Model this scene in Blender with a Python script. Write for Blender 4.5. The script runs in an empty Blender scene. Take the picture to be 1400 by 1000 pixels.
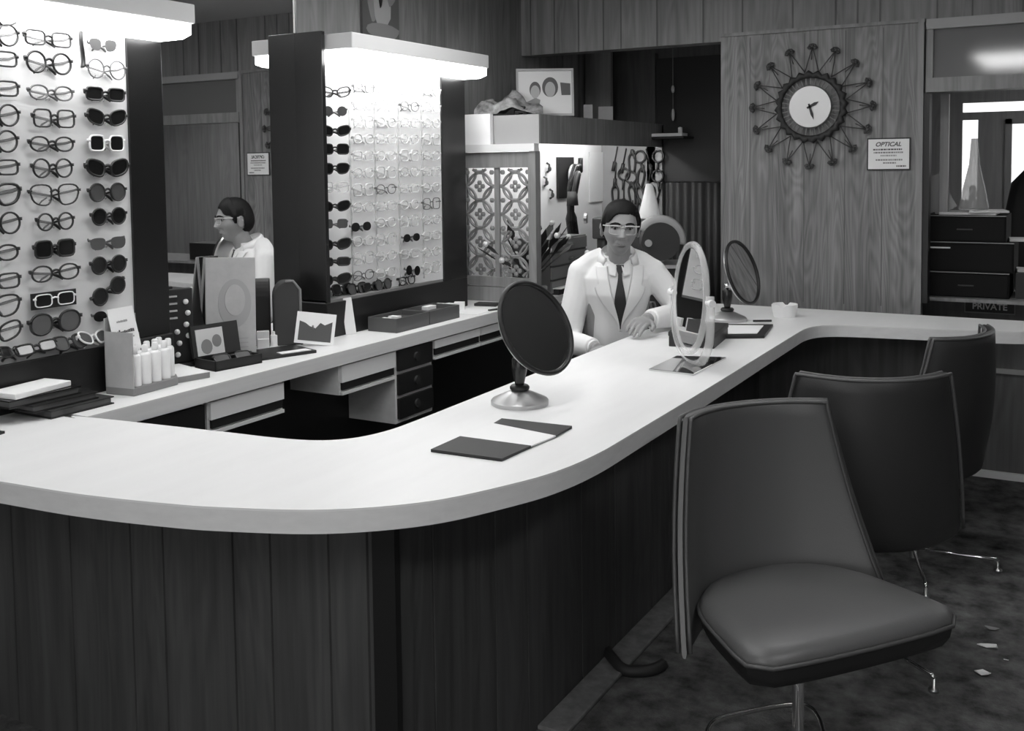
import bpy, bmesh, math, random
from mathutils import Vector, Matrix, Euler
PI = math.pi
sc = bpy.context.scene
COL = sc.collection
rnd = random.Random(7)

# ------------------------------------------------------------------ camera
CAM_H, FPX = 1.38, 1400.0
YAW, PITCH, ROLL, SHIFT = math.radians(29.4239), math.radians(3.5), math.radians(-0.7), -186.714
CF = Vector((-math.sin(YAW)*math.cos(PITCH), math.cos(YAW)*math.cos(PITCH), -math.sin(PITCH)))
_r = Vector((math.cos(YAW), math.sin(YAW), 0.0)); _u = _r.cross(CF)
CR = _r*math.cos(ROLL) + _u*math.sin(ROLL)
CU = -_r*math.sin(ROLL) + _u*math.cos(ROLL)
CC = Vector((0, 0, CAM_H))
cd = bpy.data.cameras.new('camera'); cam = bpy.data.objects.new('camera', cd); COL.objects.link(cam)
cam.matrix_world = Matrix(((CR.x, CU.x, -CF.x, CC.x), (CR.y, CU.y, -CF.y, CC.y), (CR.z, CU.z, -CF.z, CC.z), (0, 0, 0, 1)))
cd.sensor_fit = 'HORIZONTAL'; cd.sensor_width = 36; cd.lens = 36*FPX/1400
cd.shift_y = SHIFT/1400.0
cd.clip_start = .02
sc.camera = cam

def U(px, py, ax, val):
    """point of the photograph laid on a known plane of the room"""
    d = CF + CR*((px-700)/FPX) - CU*((py-500-SHIFT)/FPX)
    i = 'xyz'.index(ax)
    return CC + d*((val-CC[i])/d[i])

# ------------------------------------------------------------------ materials
M = {}
def mat(name, g, rough=.5, metal=0, spec=.5, noise=0, nscale=(30, 30, 30), bump=0, bscale=60, emit=0, coat=0):
    m = bpy.data.materials.new(name); m.use_nodes = True
    nt = m.node_tree; b = nt.nodes['Principled BSDF']
    b.inputs['Base Color'].default_value = (g, g, g, 1)
    b.inputs['Roughness'].default_value = rough
    b.inputs['Metallic'].default_value = metal
    b.inputs['Specular IOR Level'].default_value = spec
    if coat: b.inputs['Coat Weight'].default_value = coat; b.inputs['Coat Roughness'].default_value = .15
    if emit:
        b.inputs['Emission Color'].default_value = (1, 1, 1, 1); b.inputs['Emission Strength'].default_value = emit
    if noise or bump:
        tc = nt.nodes.new('ShaderNodeTexCoord'); mp = nt.nodes.new('ShaderNodeMapping')
        mp.inputs['Scale'].default_value = nscale
        nt.links.new(tc.outputs['Object'], mp.inputs['Vector'])
    if noise:
        n = nt.nodes.new('ShaderNodeTexNoise'); n.inputs['Scale'].default_value = 1; n.inputs['Detail'].default_value = 5
        n.inputs['Roughness'].default_value = .6
        nt.links.new(mp.outputs['Vector'], n.inputs['Vector'])
        r = nt.nodes.new('ShaderNodeMapRange'); r.inputs['From Min'].default_value = .25; r.inputs['From Max'].default_value = .75
        r.inputs['To Min'].default_value = g*(1-noise); r.inputs['To Max'].default_value = g*(1+noise)
        nt.links.new(n.outputs['Fac'], r.inputs['Value'])
        nt.links.new(r.outputs['Result'], b.inputs['Base Color'])
    if bump:
        n2 = nt.nodes.new('ShaderNodeTexNoise'); n2.inputs['Scale'].default_value = bscale; n2.inputs['Detail'].default_value = 3
        nt.links.new(tc.outputs['Object'], n2.inputs['Vector'])
        bp = nt.nodes.new('ShaderNodeBump'); bp.inputs['Strength'].default_value = bump; bp.inputs['Distance'].default_value = .004
        nt.links.new(n2.outputs['Fac'], bp.inputs['Height']); nt.links.new(bp.outputs['Normal'], b.inputs['Normal'])
    M[name] = m
    return m

def wood(name, g, contrast=.35, rough=.4, groove=0, spec=.4, sx=28, sz=1.3, cathedral=.5, freq=60):
    """vertical wood grain (object space), optional random-width board grooves along x"""
    m = mat(name, g, rough, spec=spec)
    nt = m.node_tree; b = nt.nodes['Principled BSDF']; L = nt.links.new
    tc = nt.nodes.new('ShaderNodeTexCoord')
    mp = nt.nodes.new('ShaderNodeMapping'); mp.inputs['Scale'].default_value = (sx, sx, sz); L(tc.outputs['Object'], mp.inputs['Vector'])
    n = nt.nodes.new('ShaderNodeTexNoise'); n.inputs['Scale'].default_value = 1; n.inputs['Detail'].default_value = 6; n.inputs['Roughness'].default_value = .65
    L(mp.outputs['Vector'], n.inputs['Vector'])
    mp2 = nt.nodes.new('ShaderNodeMapping'); mp2.inputs['Scale'].default_value = (7, 7, .9); L(tc.outputs['Object'], mp2.inputs['Vector'])
    n2 = nt.nodes.new('ShaderNodeTexNoise'); n2.inputs['Scale'].default_value = 1; n2.inputs['Detail'].default_value = 2; n2.inputs['Distortion'].default_value = .6
    L(mp2.outputs['Vector'], n2.inputs['Vector'])
    ml = nt.nodes.new('ShaderNodeMath'); ml.operation = 'MULTIPLY'; ml.inputs[1].default_value = freq; L(n2.outputs['Fac'], ml.inputs[0])
    sn = nt.nodes.new('ShaderNodeMath'); sn.operation = 'SINE'; L(ml.outputs[0], sn.inputs[0])
    m1 = nt.nodes.new('ShaderNodeMath'); m1.operation = 'MULTIPLY'; m1.inputs[1].default_value = .13*cathedral; L(sn.outputs[0], m1.inputs[0])
    ad = nt.nodes.new('ShaderNodeMath'); ad.operation = 'ADD'; L(n.outputs['Fac'], ad.inputs[0]); L(m1.outputs[0], ad.inputs[1])
    r = nt.nodes.new('ShaderNodeMapRange'); r.inputs['From Min'].default_value = .25; r.inputs['From Max'].default_value = .75
    r.inputs['To Min'].default_value = g*(1-contrast); r.inputs['To Max'].default_value = g*(1+contrast); L(ad.outputs[0], r.inputs['Value'])
    L(r.outputs['Result'], b.inputs['Base Color'])
    return m

def see_through(name, g, mix, rough=.05, gloss=True):
    m = bpy.data.materials.new(name); m.use_nodes = True; nt = m.node_tree; nt.nodes.clear()
    o = nt.nodes.new('ShaderNodeOutputMaterial'); t = nt.nodes.new('ShaderNodeBsdfTransparent')
    s = nt.nodes.new('ShaderNodeBsdfPrincipled'); s.inputs['Base Color'].default_value = (g, g, g, 1); s.inputs['Roughness'].default_value = rough
    x = nt.nodes.new('ShaderNodeMixShader'); x.inputs['Fac'].default_value = mix
    nt.links.new(t.outputs[0], x.inputs[1]); nt.links.new(s.outputs[0], x.inputs[2]); nt.links.new(x.outputs[0], o.inputs['Surface'])
    M[name] = m

mat('laminate', .80, .38, spec=.3, noise=.03, nscale=(14, 2, 3))
mat('edge_band', .70, .45, noise=.06, nscale=(20, 20, 60))
mat('fascia', .72, .5, noise=.07, nscale=(30, 3, 60))
mat('black_gap', .006, .7)
wood('dark_panel', .072, .35, .5)
wood('oak_panel', .19, .50, .42, cathedral=.55, sx=46, freq=120)
wood('wall_wood', .21, .32, .5)
wood('deep_wood', .11, .3, .5)
wood('mid_wood', .24, .25, .45)
wood('far_wood', .36, .2, .5)
mat('black', .010, .45)
mat('black_gloss', .012, .25)
mat('soft_black', .022, .6)
mat('charcoal', .045, .55)
mat('board_white', .82, .6)
mat('white', .85, .5)
mat('paper', .82, .7)
mat('card_grey', .42, .6, noise=.08, nscale=(25, 25, 25))
mat('card_light', .76, .6)
mat('grey', .22, .5)
mat('grey_dark', .09, .5)
mat('grey_mid', .35, .5)
mat('steel', .75, .28, 1)
mat('chrome', .85, .12, 1)
mat('brushed', .55, .42, 1)
mat('mirror', .88, .012, 1)
mat('mirror_dim', .72, .02, 1)
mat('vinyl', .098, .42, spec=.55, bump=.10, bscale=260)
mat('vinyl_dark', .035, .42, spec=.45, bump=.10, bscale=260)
mat('vinyl_shaded', .014, .55)  # seat vinyl with the shade below the cushion put into the colour
mat('piping', .07, .4)
mat('carpet', .105, .95, noise=.8, nscale=(14, 14, 14), bump=.9, bscale=160, spec=.1)
mat('scuff', .17, .9, noise=.35, nscale=(30, 30, 30))
mat('ceiling', .42, .8)
mat('skin', .29, .45, noise=.06, nscale=(30, 30, 30))
mat('skin_dark', .08, .5)
mat('hair', .008, .6, spec=.2, noise=.3, nscale=(120, 20, 120))
mat('coat', .80, .75, bump=.05, bscale=30)
mat('shirt', .74, .7)
mat('tie', .022, .6)
mat('eye_white', .28, .3)
mat('lip', .11, .5)
mat('photo_light', .62, .4)
mat('photo_mid', .22, .5)
mat('photo_dark', .07, .5)
mat('print_ink', .10, .7)
mat('lens_dark', .012, .12, spec=.6)
mat('lens_grey', .09, .15, spec=.6)
mat('frame_black', .012, .3)
mat('frame_grey', .12, .35)
mat('frame_pale', .60, .35)
mat('frame_white', .85, .35)
mat('tool_dark', .03, .4)
mat('diffuser', .9, .5, emit=11)
mat('tube_light', .9, .5, emit=34)
mat('troffer_light', .9, .5, emit=10)
mat('daylight', .9, .5, emit=1.15)
mat('fill_window_glow', .9, .5, emit=1.6)  # glow of the added fill window
mat('curtain', .055, .8)
mat('glaze', .16, .07, spec=1.0)
mat('black_matte', .010, .8, spec=.2)
see_through('lens_clear', .9, .10)
see_through('frame_clear', .72, .40)
see_through('acrylic', .9, .30, .08)
see_through('bottle_glass', .6, .4, .08)

# ------------------------------------------------------------------ mesh builder
class B:
    def __init__(s): s.bm = bmesh.new()
    def faces(s, vs, fs, mi=0):
        v = [s.bm.verts.new(p) for p in vs]
        out = []
        for f in fs:
            try:
                q = s.bm.faces.new([v[i] for i in f]); q.material_index = mi; out.append(q)
            except ValueError: pass
        return out
    def box(s, x0, x1, y0, y1, z0, z1, mi=0, T=None):
        p = [Vector((x, y, z)) for z in (z0, z1) for y in (y0, y1) for x in (x0, x1)]
        if T is not None: p = [T @ q for q in p]
        s.faces(p, [(0, 2, 3, 1), (4, 5, 7, 6), (0, 1, 5, 4), (2, 6, 7, 3), (0, 4, 6, 2), (1, 3, 7, 5)], mi); return s
    def prism(s, pts, z0, z1, mi=0, T=None, mi_side=None):
        n = len(pts); p = [Vector((x, y, z0)) for x, y in pts] + [Vector((x, y, z1)) for x, y in pts]
        if T is not None: p = [T @ q for q in p]
        area = sum(pts[i][0]*pts[(i+1) % n][1]-pts[(i+1) % n][0]*pts[i][1] for i in range(n))
        idx = list(range(n))
        if area < 0: idx.reverse()
        sides = [(idx[i], idx[(i+1) % n], idx[(i+1) % n]+n, idx[i]+n) for i in range(n)]
        v = [s.bm.verts.new(q) for q in p]
        f = s.bm.faces.new([v[i] for i in reversed(idx)]); f.material_index = mi
        f = s.bm.faces.new([v[i+n] for i in idx]); f.material_index = mi
        for q in sides:
            f = s.bm.faces.new([v[i] for i in q]); f.material_index = mi if mi_side is None else mi_side
        return s
    def rings(s, rs, cap=True, mi=0):
        """loft through equal-length rings of points"""
        n = len(rs[0]); vs = [[s.bm.verts.new(p) for p in r] for r in rs]
        for a, b in zip(vs, vs[1:]):
            for i in range(n):
                f = s.bm.faces.new((a[i], a[(i+1) % n], b[(i+1) % n], b[i])); f.material_index = mi
        if cap:
            for r in (list(reversed(vs[0])), vs[-1]):
                f = s.bm.faces.new(r); f.material_index = mi
        return s
    def tube(s, pts, r, n=8, closed=False, mi=0, flat=None):
        """tube along points; r number or list; flat=(a,b) scales the two section axes"""
        pts = [Vector(p) for p in pts]; m = len(pts); rs = r if isinstance(r, (list, tuple)) else [r]*m
        fa, fb = flat or (1, 1)
        t0 = (pts[1]-pts[0]).normalized()
        ref = Vector((0, 0, 1)) if abs(t0.z) < .9 else Vector((1, 0, 0))
        nn = t0.cross(ref).normalized(); rings = []
        for i in range(m):
            if closed: t = (pts[(i+1) % m]-pts[i-1])
            else: t = pts[min(i+1, m-1)]-pts[max(i-1, 0)]
            t = t.normalized() if t.length > 1e-9 else t0
            nn = nn-t*nn.dot(t)
            nn = nn.normalized() if nn.length > 1e-6 else t.orthogonal().normalized()
            bb = t.cross(nn)
            rings.append([pts[i]+(nn*math.cos(a)*fa+bb*math.sin(a)*fb)*rs[i] for a in [2*PI*k/n for k in range(n)]])
        if closed:
            vs = [[s.bm.verts.new(p) for p in q] for q in rings]
            for j in range(m):
                a, b = vs[j], vs[(j+1) % m]
                for i in range(n):
                    f = s.bm.faces.new((a[i], b[i], b[(i+1) % n], a[(i+1) % n])); f.material_index = mi
        else: s.rings([list(reversed(q)) for q in rings], True, mi)
        return s
    def cyl(s, p0, p1, r0, r1=None, n=20, mi=0):
        return s.tube([p0, p1], [r0, r0 if r1 is None else r1], n, mi=mi)
    def lathe(s, prof, n=32, T=None, mi=0):
        rs = []
        for r, z in prof:
            q = [Vector((r*math.cos(2*PI*k/n), r*math.sin(2*PI*k/n), z)) for k in range(n)]
            rs.append([T @ p for p in q] if T is not None else q)
        if prof[-1][1] < prof[0][1]: rs.reverse()
        return s.rings(rs, True, mi)
    def ball(s, c, r, nu=16, nv=10, mi=0, T=None):
        rx, ry, rz = r if isinstance(r, (list, tuple)) else (r, r, r)
        rs = []
        for j in range(1, nv):
            a = PI*j/nv-PI/2
            q = [Vector((c[0]+rx*math.cos(a)*math.cos(2*PI*k/nu), c[1]+ry*math.cos(a)*math.sin(2*PI*k/nu), c[2]+rz*math.sin(a))) for k in range(nu)]
            rs.append([T @ p for p in q] if T is not None else q)
        return s.rings(rs, True, mi)
    def ngon(s, pts, mi=0):
        f = s.bm.faces.new([s.bm.verts.new(p) for p in pts]); f.material_index = mi; return s
    def grid(s, P, mi=0):
        vs = [[s.bm.verts.new(p) for p in r] for r in P]
        for a, b in zip(vs, vs[1:]):
            for i in range(len(a)-1):
                f = s.bm.faces.new((a[i], a[i+1], b[i+1], b[i])); f.material_index = mi
        return s
    def mesh(s, name, mats, smooth=False, world=None):
        if world is not None: s.bm.transform(world)
        bmesh.ops.recalc_face_normals(s.bm, faces=s.bm.faces[:])
        me = bpy.data.meshes.new(name); s.bm.to_mesh(me); s.bm.free()
        for m in (mats if isinstance(mats, (list, tuple)) else [mats]): me.materials.append(M[m])
        if smooth: me.polygons.foreach_set('use_smooth', [True]*len(me.polygons))
        return me

def basis_chain(o):
    m = o.matrix_basis.copy()
    while o.parent: o = o.parent; m = o.matrix_basis @ m
    return m

def put(name, b, mats, parent=None, smooth=False, bevel=0, seg=2, world=False, auto=None, label=None, solid=0, subsurf=0):
    """link the builder as ONE mesh object; world=True: points are given in room coordinates"""
    W = basis_chain(parent).inverted() if (parent is not None and world) else None
    o = bpy.data.objects.new(name, b.mesh(name, mats, smooth or auto is not None, W)); COL.objects.link(o)
    if parent is not None: o.parent = parent
    if solid:
        d = o.modifiers.new('solid', 'SOLIDIFY'); d.thickness = solid; d.offset = 0
    if bevel:
        d = o.modifiers.new('bevel', 'BEVEL'); d.width = bevel; d.segments = seg; d.limit_method = 'ANGLE'; d.angle_limit = math.radians(40)
    if subsurf:
        d = o.modifiers.new('sub', 'SUBSURF'); d.levels = subsurf; d.render_levels = subsurf
    if auto is not None:
        try: o.data.set_sharp_from_angle(angle=math.radians(auto))
        except Exception: pass
    if label: o['label'] = label
    return o

def thing(name, label, cat, loc=(0, 0, 0), rz=0, group=None):
    o = bpy.data.objects.new(name, None); COL.objects.link(o); o.empty_display_size = .05
    o.location = loc; o.rotation_euler = (0, 0, rz)
    o['label'] = label; o['category'] = cat
    if group: o['group'] = group
    return o
def tag(o, label, cat, group=None):
    o['label'] = label; o['category'] = cat
    if group: o['group'] = group
    return o
def one(name, b, mats, label, cat, loc, rz=0, group=None, **k):
    """a thing that is a single mesh, built around its own base point"""
    o = put(name, b, mats, None, **k); o.location = loc; o.rotation_euler = (0, 0, rz)
    return tag(o, label, cat, group)
def struct(name, b, mats, parent=None, **k):
    o = put(name, b, mats, parent, **k)
    if parent is None: o['kind'] = 'structure'
    return o
def dup(root, loc, rz=None, label=None, group=None):
    r = root.copy(); COL.objects.link(r); r.location = loc
    if rz is not None: r.rotation_euler = (0, 0, rz)
    if label: r['label'] = label
    if group: r['group'] = group
    for ch in list(root.children):
        c = ch.copy(); COL.objects.link(c); c.parent = r
        for g in ch.children:
            d = g.copy(); COL.objects.link(d); d.parent = c
    return r
def text(name, body, size, mats, parent, loc, rot, shear=0, depth=.0006, bold=0):
    cu = bpy.data.curves.new(name, 'FONT'); cu.body = body; cu.size = size; cu.align_x = 'CENTER'; cu.align_y = 'CENTER'
    cu.extrude = depth; cu.shear = shear; cu.offset = bold
    t_ = bpy.data.objects.new('tmp', cu); COL.objects.link(t_)
    me = bpy.data.meshes.new_from_object(t_.evaluated_get(bpy.context.evaluated_depsgraph_get())); bpy.data.objects.remove(t_)
    me.name = name; me.materials.clear(); me.materials.append(M[mats])
    o = bpy.data.objects.new(name, me); COL.objects.link(o); o.parent = parent; o.location = loc; o.rotation_euler = rot
    return o
def lerp(a, b, t): return a+(b-a)*t
def spline(pts, n=8):
    P = [Vector(p) for p in pts]; out = []
    for i in range(len(P)-1):
        p0, p1, p2, p3 = P[max(i-1, 0)], P[i], P[i+1], P[min(i+2, len(P)-1)]
        for k in range(n):
            t = k/n
            out.append(.5*((2*p1)+(p2-p0)*t+(2*p0-5*p1+4*p2-p3)*t*t+(3*p1-p0-3*p2+p3)*t**3))
    out.append(P[-1]); return out
ORD = ['top', 'second', 'third', 'fourth', 'fifth', 'sixth', 'seventh', 'eighth', 'ninth', 'tenth', 'eleventh', 'twelfth', 'thirteenth', 'fourteenth']
# ================================================================== SETTING
CEIL = 2.26
WX = -2.46        # left wall / mirror plane
b = B(); b.box(-4.2, 4.2, -3.2, 8.2, -.05, 0); struct('floor', b, 'carpet')
b = B(); b.box(-4.2, 4.2, -3.2, 8.2, CEIL, CEIL+.05); struct('ceiling', b, 'ceiling')
b = B(); b.box(WX-.12, WX, -3.2, 8.2, 0, CEIL); struct('wall_left', b, 'wall_wood')
b = B(); b.box(-4.2, 4.2, -3.3, -3.2, 0, .45); b.box(-4.2, 4.2, -3.3, -3.2, 2.1, CEIL); b.box(-4.2, -2.2, -3.3, -3.2, .45, 2.1); b.box(2.4, 4.2, -3.3, -3.2, .45, 2.1); struct('wall_front', b, 'deep_wood')
b = B(); b.box(-2.2, 2.4, -3.29, -3.28, .45, 2.1); wf = struct('window_9', b, 'fill_window_glow')  # unseen glowing window behind the camera, added as fill light
b = B(); [b.box(x_, x_+.05, -3.28, -3.2, .45, 2.1) for x_ in (-2.2, -.7, .8, 2.35)]; struct('window_frame', b, 'grey_dark', wf)  # bars of the added window
# right wall of the shop with vertical boards
b = B(); b.box(2.6, 2.7, -3.2, 8.2, 0, CEIL)
x = -3.0
while x < 8: b.box(2.594, 2.6, x, x+.012, 0, CEIL, 1); x += rnd.choice((.1, .16, .21))
struct('wall_right', b, ['deep_wood', 'black_gap'])
# upper wall (soffit) with board grooves, across the whole back of the shop
PY = 4.45
b = B(); b.box(WX, 2.6, PY+.03, PY+.13, 1.925, CEIL)
x = WX+.05
while x < 2.5: b.box(x, x+.006, PY+.027, PY+.03, 1.925, CEIL, 1); x += rnd.choice((.09, .13, .18, .22))
struct('wall_back', b, ['wall_wood', 'deep_wood'])
# oak panelled partition that carries the clock
PX0, PX1, PT = -1.435, -.6125, 1.94
b = B(); b.box(PX0, PX1, PY, PY+.03, 0, PT)
for gx in (-1.305, -1.07, -.90, -.75): b.box(gx, gx+.004, PY-.001, PY, .78, PT-.01, 1)
p = struct('wall_partition', b, ['oak_panel', 'deep_wood'])
b = B(); b.box(PX0, PX1+.025, PY-.012, PY+.04, PT, PT+.014); struct('cap_strip', b, 'mid_wood', p)
b = B(); b.box(PX1, PX1+.022, PY-.012, PY+.04, 0, PT); struct('edge_strip', b, 'mid_wood', p)
# door frame, transom and opening to the right of the partition
b = B(); b.box(PX1+.03, 2.6, PY-.01, PY+.06, 1.91, 1.95); struct('trim_1', b, 'grey_mid')
b = B(); b.box(PX1+.03, 2.6, PY-.01, PY+.07, 1.658, 1.715); struct('trim_2', b, 'mid_wood')
b = B(); b.box(PX1+.022, PX1+.045, PY, PY+.07, .80, 1.655); struct('trim_3', b, 'black')
b = B(); b.box(PX1+.062, PX1+.095, PY+.20, PY+.23, .83, 1.66); struct('trim_10', b, 'far_wood')
b = B(); b.box(PX1+.03, PX1+.055, PY+.0, PY+.06, 1.715, 1.91); struct('trim_4', b, 'mid_wood')
b = B(); b.box(PX1+.055, 2.6, PY+.02, PY+.028, 1.715, 1.91); struct('window_1', b, 'glaze')
# far wall behind everything, with two bright shop windows
b = B()
FY = 6.6
for (x0, x1, z0, z1) in ((-4.2, -.66, 0, CEIL), (-.66, -.3, 0, 1.15), (-.66, 2.6, 1.72, CEIL), (-.575, -.43, 1.15, 1.62), (-.66, 1.2, 1.62, 1.665), (1.2, 2.6, 0, 1.72), (-.3, 1.2, 0, 1.0)):
    b.box(x0, x1, FY, FY+.1, z0, z1)
struct('wall_far', b, 'far_wood')
for n_, (x0, x1, z0, z1) in enumerate(((-.66, -.575, 1.15, 1.62), (-.43, 1.2, 1.0, 1.62), (-.66, 1.2, 1.665, 1.72))):
    b = B(); b.box(x0, x1, FY+.03, FY+.04, z0, z1)
    w = struct('window_%d' % (n_+2), b, 'daylight')
    if n_ == 1:
        b = B(); b.box(-.43, -.395, FY-.01, FY+.03, 1.0, 1.62); b.box(-.43, 1.2, FY-.01, FY+.03, 1.59, 1.62); struct('window_frame', b, 'grey_mid', w)
# booth end wall / dark back wall left of the partition
BY = 5.45
b = B(); b.box(-2.46, -1.2, BY, BY+.06, 0, CEIL)
x = -2.0
while x < -1.25: b.box(x, x+.01, BY-.004, BY, 0, 1.28, 1); x += rnd.choice((.06, .09, .12))
struct('wall_lab', b, ['deep_wood', 'black_gap'])
b = B(); b.box(-2.12, -1.3, BY-.03, BY, 1.285, 1.97); struct('trim_5', b, 'soft_black')
b = B(); b.box(-2.17, -2.12, BY-.05, BY, 1.28, 2.0); struct('trim_6', b, 'deep_wood')
# half wall with ledge behind the counter end
b = B(); b.box(-.66, 2.6, 4.85, 4.95, .03, .80)
hw = struct('wall_half', b, 'deep_wood')
b = B(); b.box(-.68, 2.6, 4.55, 4.96, .80, .815); struct('ledge', b, 'mid_wood', hw)
b = B(); b.box(-.66, 2.6, 4.835, 4.85, .462, .482); struct('rail', b, 'grey_mid', hw)
b = B(); b.box(-.66, 2.6, 4.83, 4.85, 0, .03); struct('baseboard_half', b, 'white'); 

# ================================================================== COUNTER
CZ = .78
def outline():
    front = [(-2.452, 1.185), (-2.16, 1.19), (-1.84, 1.215), (-1.63, 1.235), (-1.45, 1.27), (-1.33, 1.305), (-1.16, 1.38), (-1.025, 1.50),
             (-.94, 1.66), (-.90, 1.78), (-.882, 1.92), (-.88, 2.1), (-.88, 2.6), (-.885, 3.2), (-.888, 3.6)]
    fr = spline([(x, y, 0) for x, y in front], 6)
    corner = spline([(-.888, 3.6, 0), (-.886, 3.72, 0), (-.86, 3.81, 0), (-.80, 3.86, 0), (-.70, 3.885, 0)], 6)
    right = spline([(-.70, 3.885, 0), (-.4, 3.93, 0), (-.22, 3.965, 0), (-.14, 4.02, 0), (-.115, 4.11, 0), (-.14, 4.2, 0), (-.2, 4.245, 0)], 6)
    back = [Vector((-1.395, 4.245, 0)), Vector((-1.395, 3.3, 0))]
    inner = spline([(-1.39, 2.6, 0), (-1.385, 2.2, 0), (-1.383, 1.97, 0), (-1.39, 1.86, 0), (-1.42, 1.78, 0), (-1.48, 1.73, 0), (-1.58, 1.705, 0), (-1.73, 1.69, 0), (-2.14, 1.64, 0), (-2.14, 1.62, 0)], 5)
    inner += [Vector((-2.452, 1.62, 0))]
    pts = fr[:-1]+corner[:-1]+right+back+inner
    return [(p.x, p.y) for p in pts]
OUT = outline()
ct = thing('countertop', 'long pale U-shaped laminate countertop with a rounded near corner', 'countertop', (-1.1, 2.4, CZ))
b = B(); b.prism(OUT, CZ-.004, CZ); put('top_surface', b, 'laminate', ct, world=True)
b = B(); b.prism(OUT, CZ-.044, CZ-.004); put('edge_band', b, 'edge_band', ct, world=True, label='grey laminated edge band')
# panelled base under it
cb = thing('counter_base', 'dark wood panelled counter base under the pale countertop', 'counter', (-1.4, 1.56, 0))
gx = [-2.32, -2.099, -1.889, -1.783, -1.571, -1.465, -1.310, -1.213]
b = B()
xs = [-3.0]
prof = [(-2.452, 1.56)]
for g in gx: prof += [(g-.003, 1.56), (g-.001, 1.566), (g+.001, 1.566), (g+.003, 1.56)]
prof += [(-1.152, 1.56), (-1.15, 1.562)]
prof += [(-1.15, 1.62), (-2.452, 1.62)]
b.prism(prof, 0, CZ-.044); put('front_panel', b, 'dark_panel', cb, world=True)
b = B()
gy = [1.70, 1.95, 2.1, 2.4, 2.62, 2.9, 3.05, 3.35]
prof = [(-1.154, 1.575)]
for g in gy: prof += [(-1.154, g-.003), (-1.16, g-.001), (-1.16, g+.001), (-1.154, g+.003)]
prof += [(-1.154, 4.1), (-1.2, 4.1), (-1.2, 1.62), (-1.16, 1.62)]
b.prism(prof, 0, CZ-.044); put('side_panel', b, 'dark_panel', cb, world=True)
b = B(); b.box(-1.154, -.42, 4.08, 4.12, 0, CZ-.044); put('back_panel', b, 'dark_panel', cb, world=True)
b = B(); b.box(-1.20, -1.146, 1.558, 1.575, 0, CZ-.044); put('corner_post', b, 'black', cb, world=True)
b = B(); b.box(-1.154, -1.075, 2.14, 3.35, 0, .012); put('kick_strip', b, 'scuff', cb, world=True, label='scuffed pale strip along the floor', bevel=.004)
# bent dark hook of rubber on the strip
b = B(); b.tube(spline([(-.07, .05, .012), (-.03, 0, .02), (.02, -.03, .012), (.08, 0, .012), (.10, .05, .012)], 5), .016, 6)
one('rubber_hose', b, 'soft_black', 'short dark bent hose lying across the pale floor strip by the counter', 'hose', (-1.09, 2.52, .002), smooth=True)

# ================================================================== WORKTOP UNDER THE DISPLAYS
wt = thing('worktop', 'pale laminate worktop running along the wall below the eyeglass displays', 'worktop', (-2.3, 2.7, CZ))
b = B(); b.box(-2.458, -2.13, 1.645, 5.4, CZ-.004, CZ); put('top_surface', b, 'laminate', wt, world=True)
b = B(); b.box(-2.458, -2.13, 1.645, 5.4, CZ-.046, CZ-.004); put('fascia', b, 'fascia', wt, world=True, label='grey front fascia')
def face(root, name, y0, y1, z0, z1, m, x=-2.13, t=.018, inset=0, **k):
    b = B(); b.box(x-t-inset, x-inset, y0, y1, z0, z1); return put(name, b, m, root, world=True, **k)
# low dark cupboard
c = thing('cupboard', 'low dark cupboard with a round pull, nearest to the front counter corner', 'cabinet', (-2.3, 1.9, .3))
b = B(); b.box(-2.45, -2.155, 1.65, 2.045, .30, .735); put('body', b, 'fascia', c, world=True)
d = face(c, 'door', 1.815, 2.035, .32, .725, 'black', -2.14)
b = B(); b.cyl((-2.14, 1.92, .655), (-2.132, 1.92, .655), .027, .024); put('pull', b, 'soft_black', d, world=True, smooth=False)
d = face(c, 'door', 1.66, 1.80, .32, .725, 'black', -2.14)
# pencil drawer units
def pencil(label, y0, y1, z0=.60, n=1):
    r = thing('drawer_unit', label, 'drawer', (-2.3, (y0+y1)/2, z0))
    b = B(); b.box(-2.45, -2.15, y0, y1, z0, CZ-.05); put('body', b, 'fascia', r, world=True)
    for i in range(n):
        a, e = lerp(y0, y1, i/n), lerp(y0, y1, (i+1)/n)
        d = face(r, 'drawer_front', a+.004, e-.004, z0+.042, CZ-.052, 'card_light', -2.138)
        face(r, 'finger_slot', a+.010, e-.010, z0+.016, z0+.040, 'black_gap', -2.141)
        face(r, 'lip', a+.004, e-.004, z0, z0+.01, 'fascia', -2.138)
    return r
pencil('pale shallow drawer with dark finger slot, left of the open kneehole', 2.052, 2.36, .635)
pencil('pale shallow drawer hung under the worktop, left of the three dark drawers', 2.632, 2.94, .63)
pencil('pair of long pale shallow drawers to the right of the three dark drawers', 3.185, 3.86, .655, 2)
dr = thing('drawer_cabinet', 'pale cabinet with three dark drawers stacked under the worktop', 'cabinet', (-2.3, 3.06, .48))
b = B(); b.box(-2.45, -2.15, 2.945, 3.18, .462, CZ-.05); put('body', b, 'fascia', dr, world=True)
for i in range(3):
    z0 = .478+i*.087
    d = face(dr, 'drawer', 2.957, 3.172, z0, z0+.074, 'black', -2.138)
    b = B(); b.cyl((-2.138, 3.065, z0+.037), (-2.131, 3.065, z0+.037), .017, .015); put('knob', b, 'soft_black', d, world=True)
# plinth wall below, black
b = B(); b.box(-2.45, -2.36, 1.65, 5.4, 0, CZ-.05); struct('trim_7', b, 'black')

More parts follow.
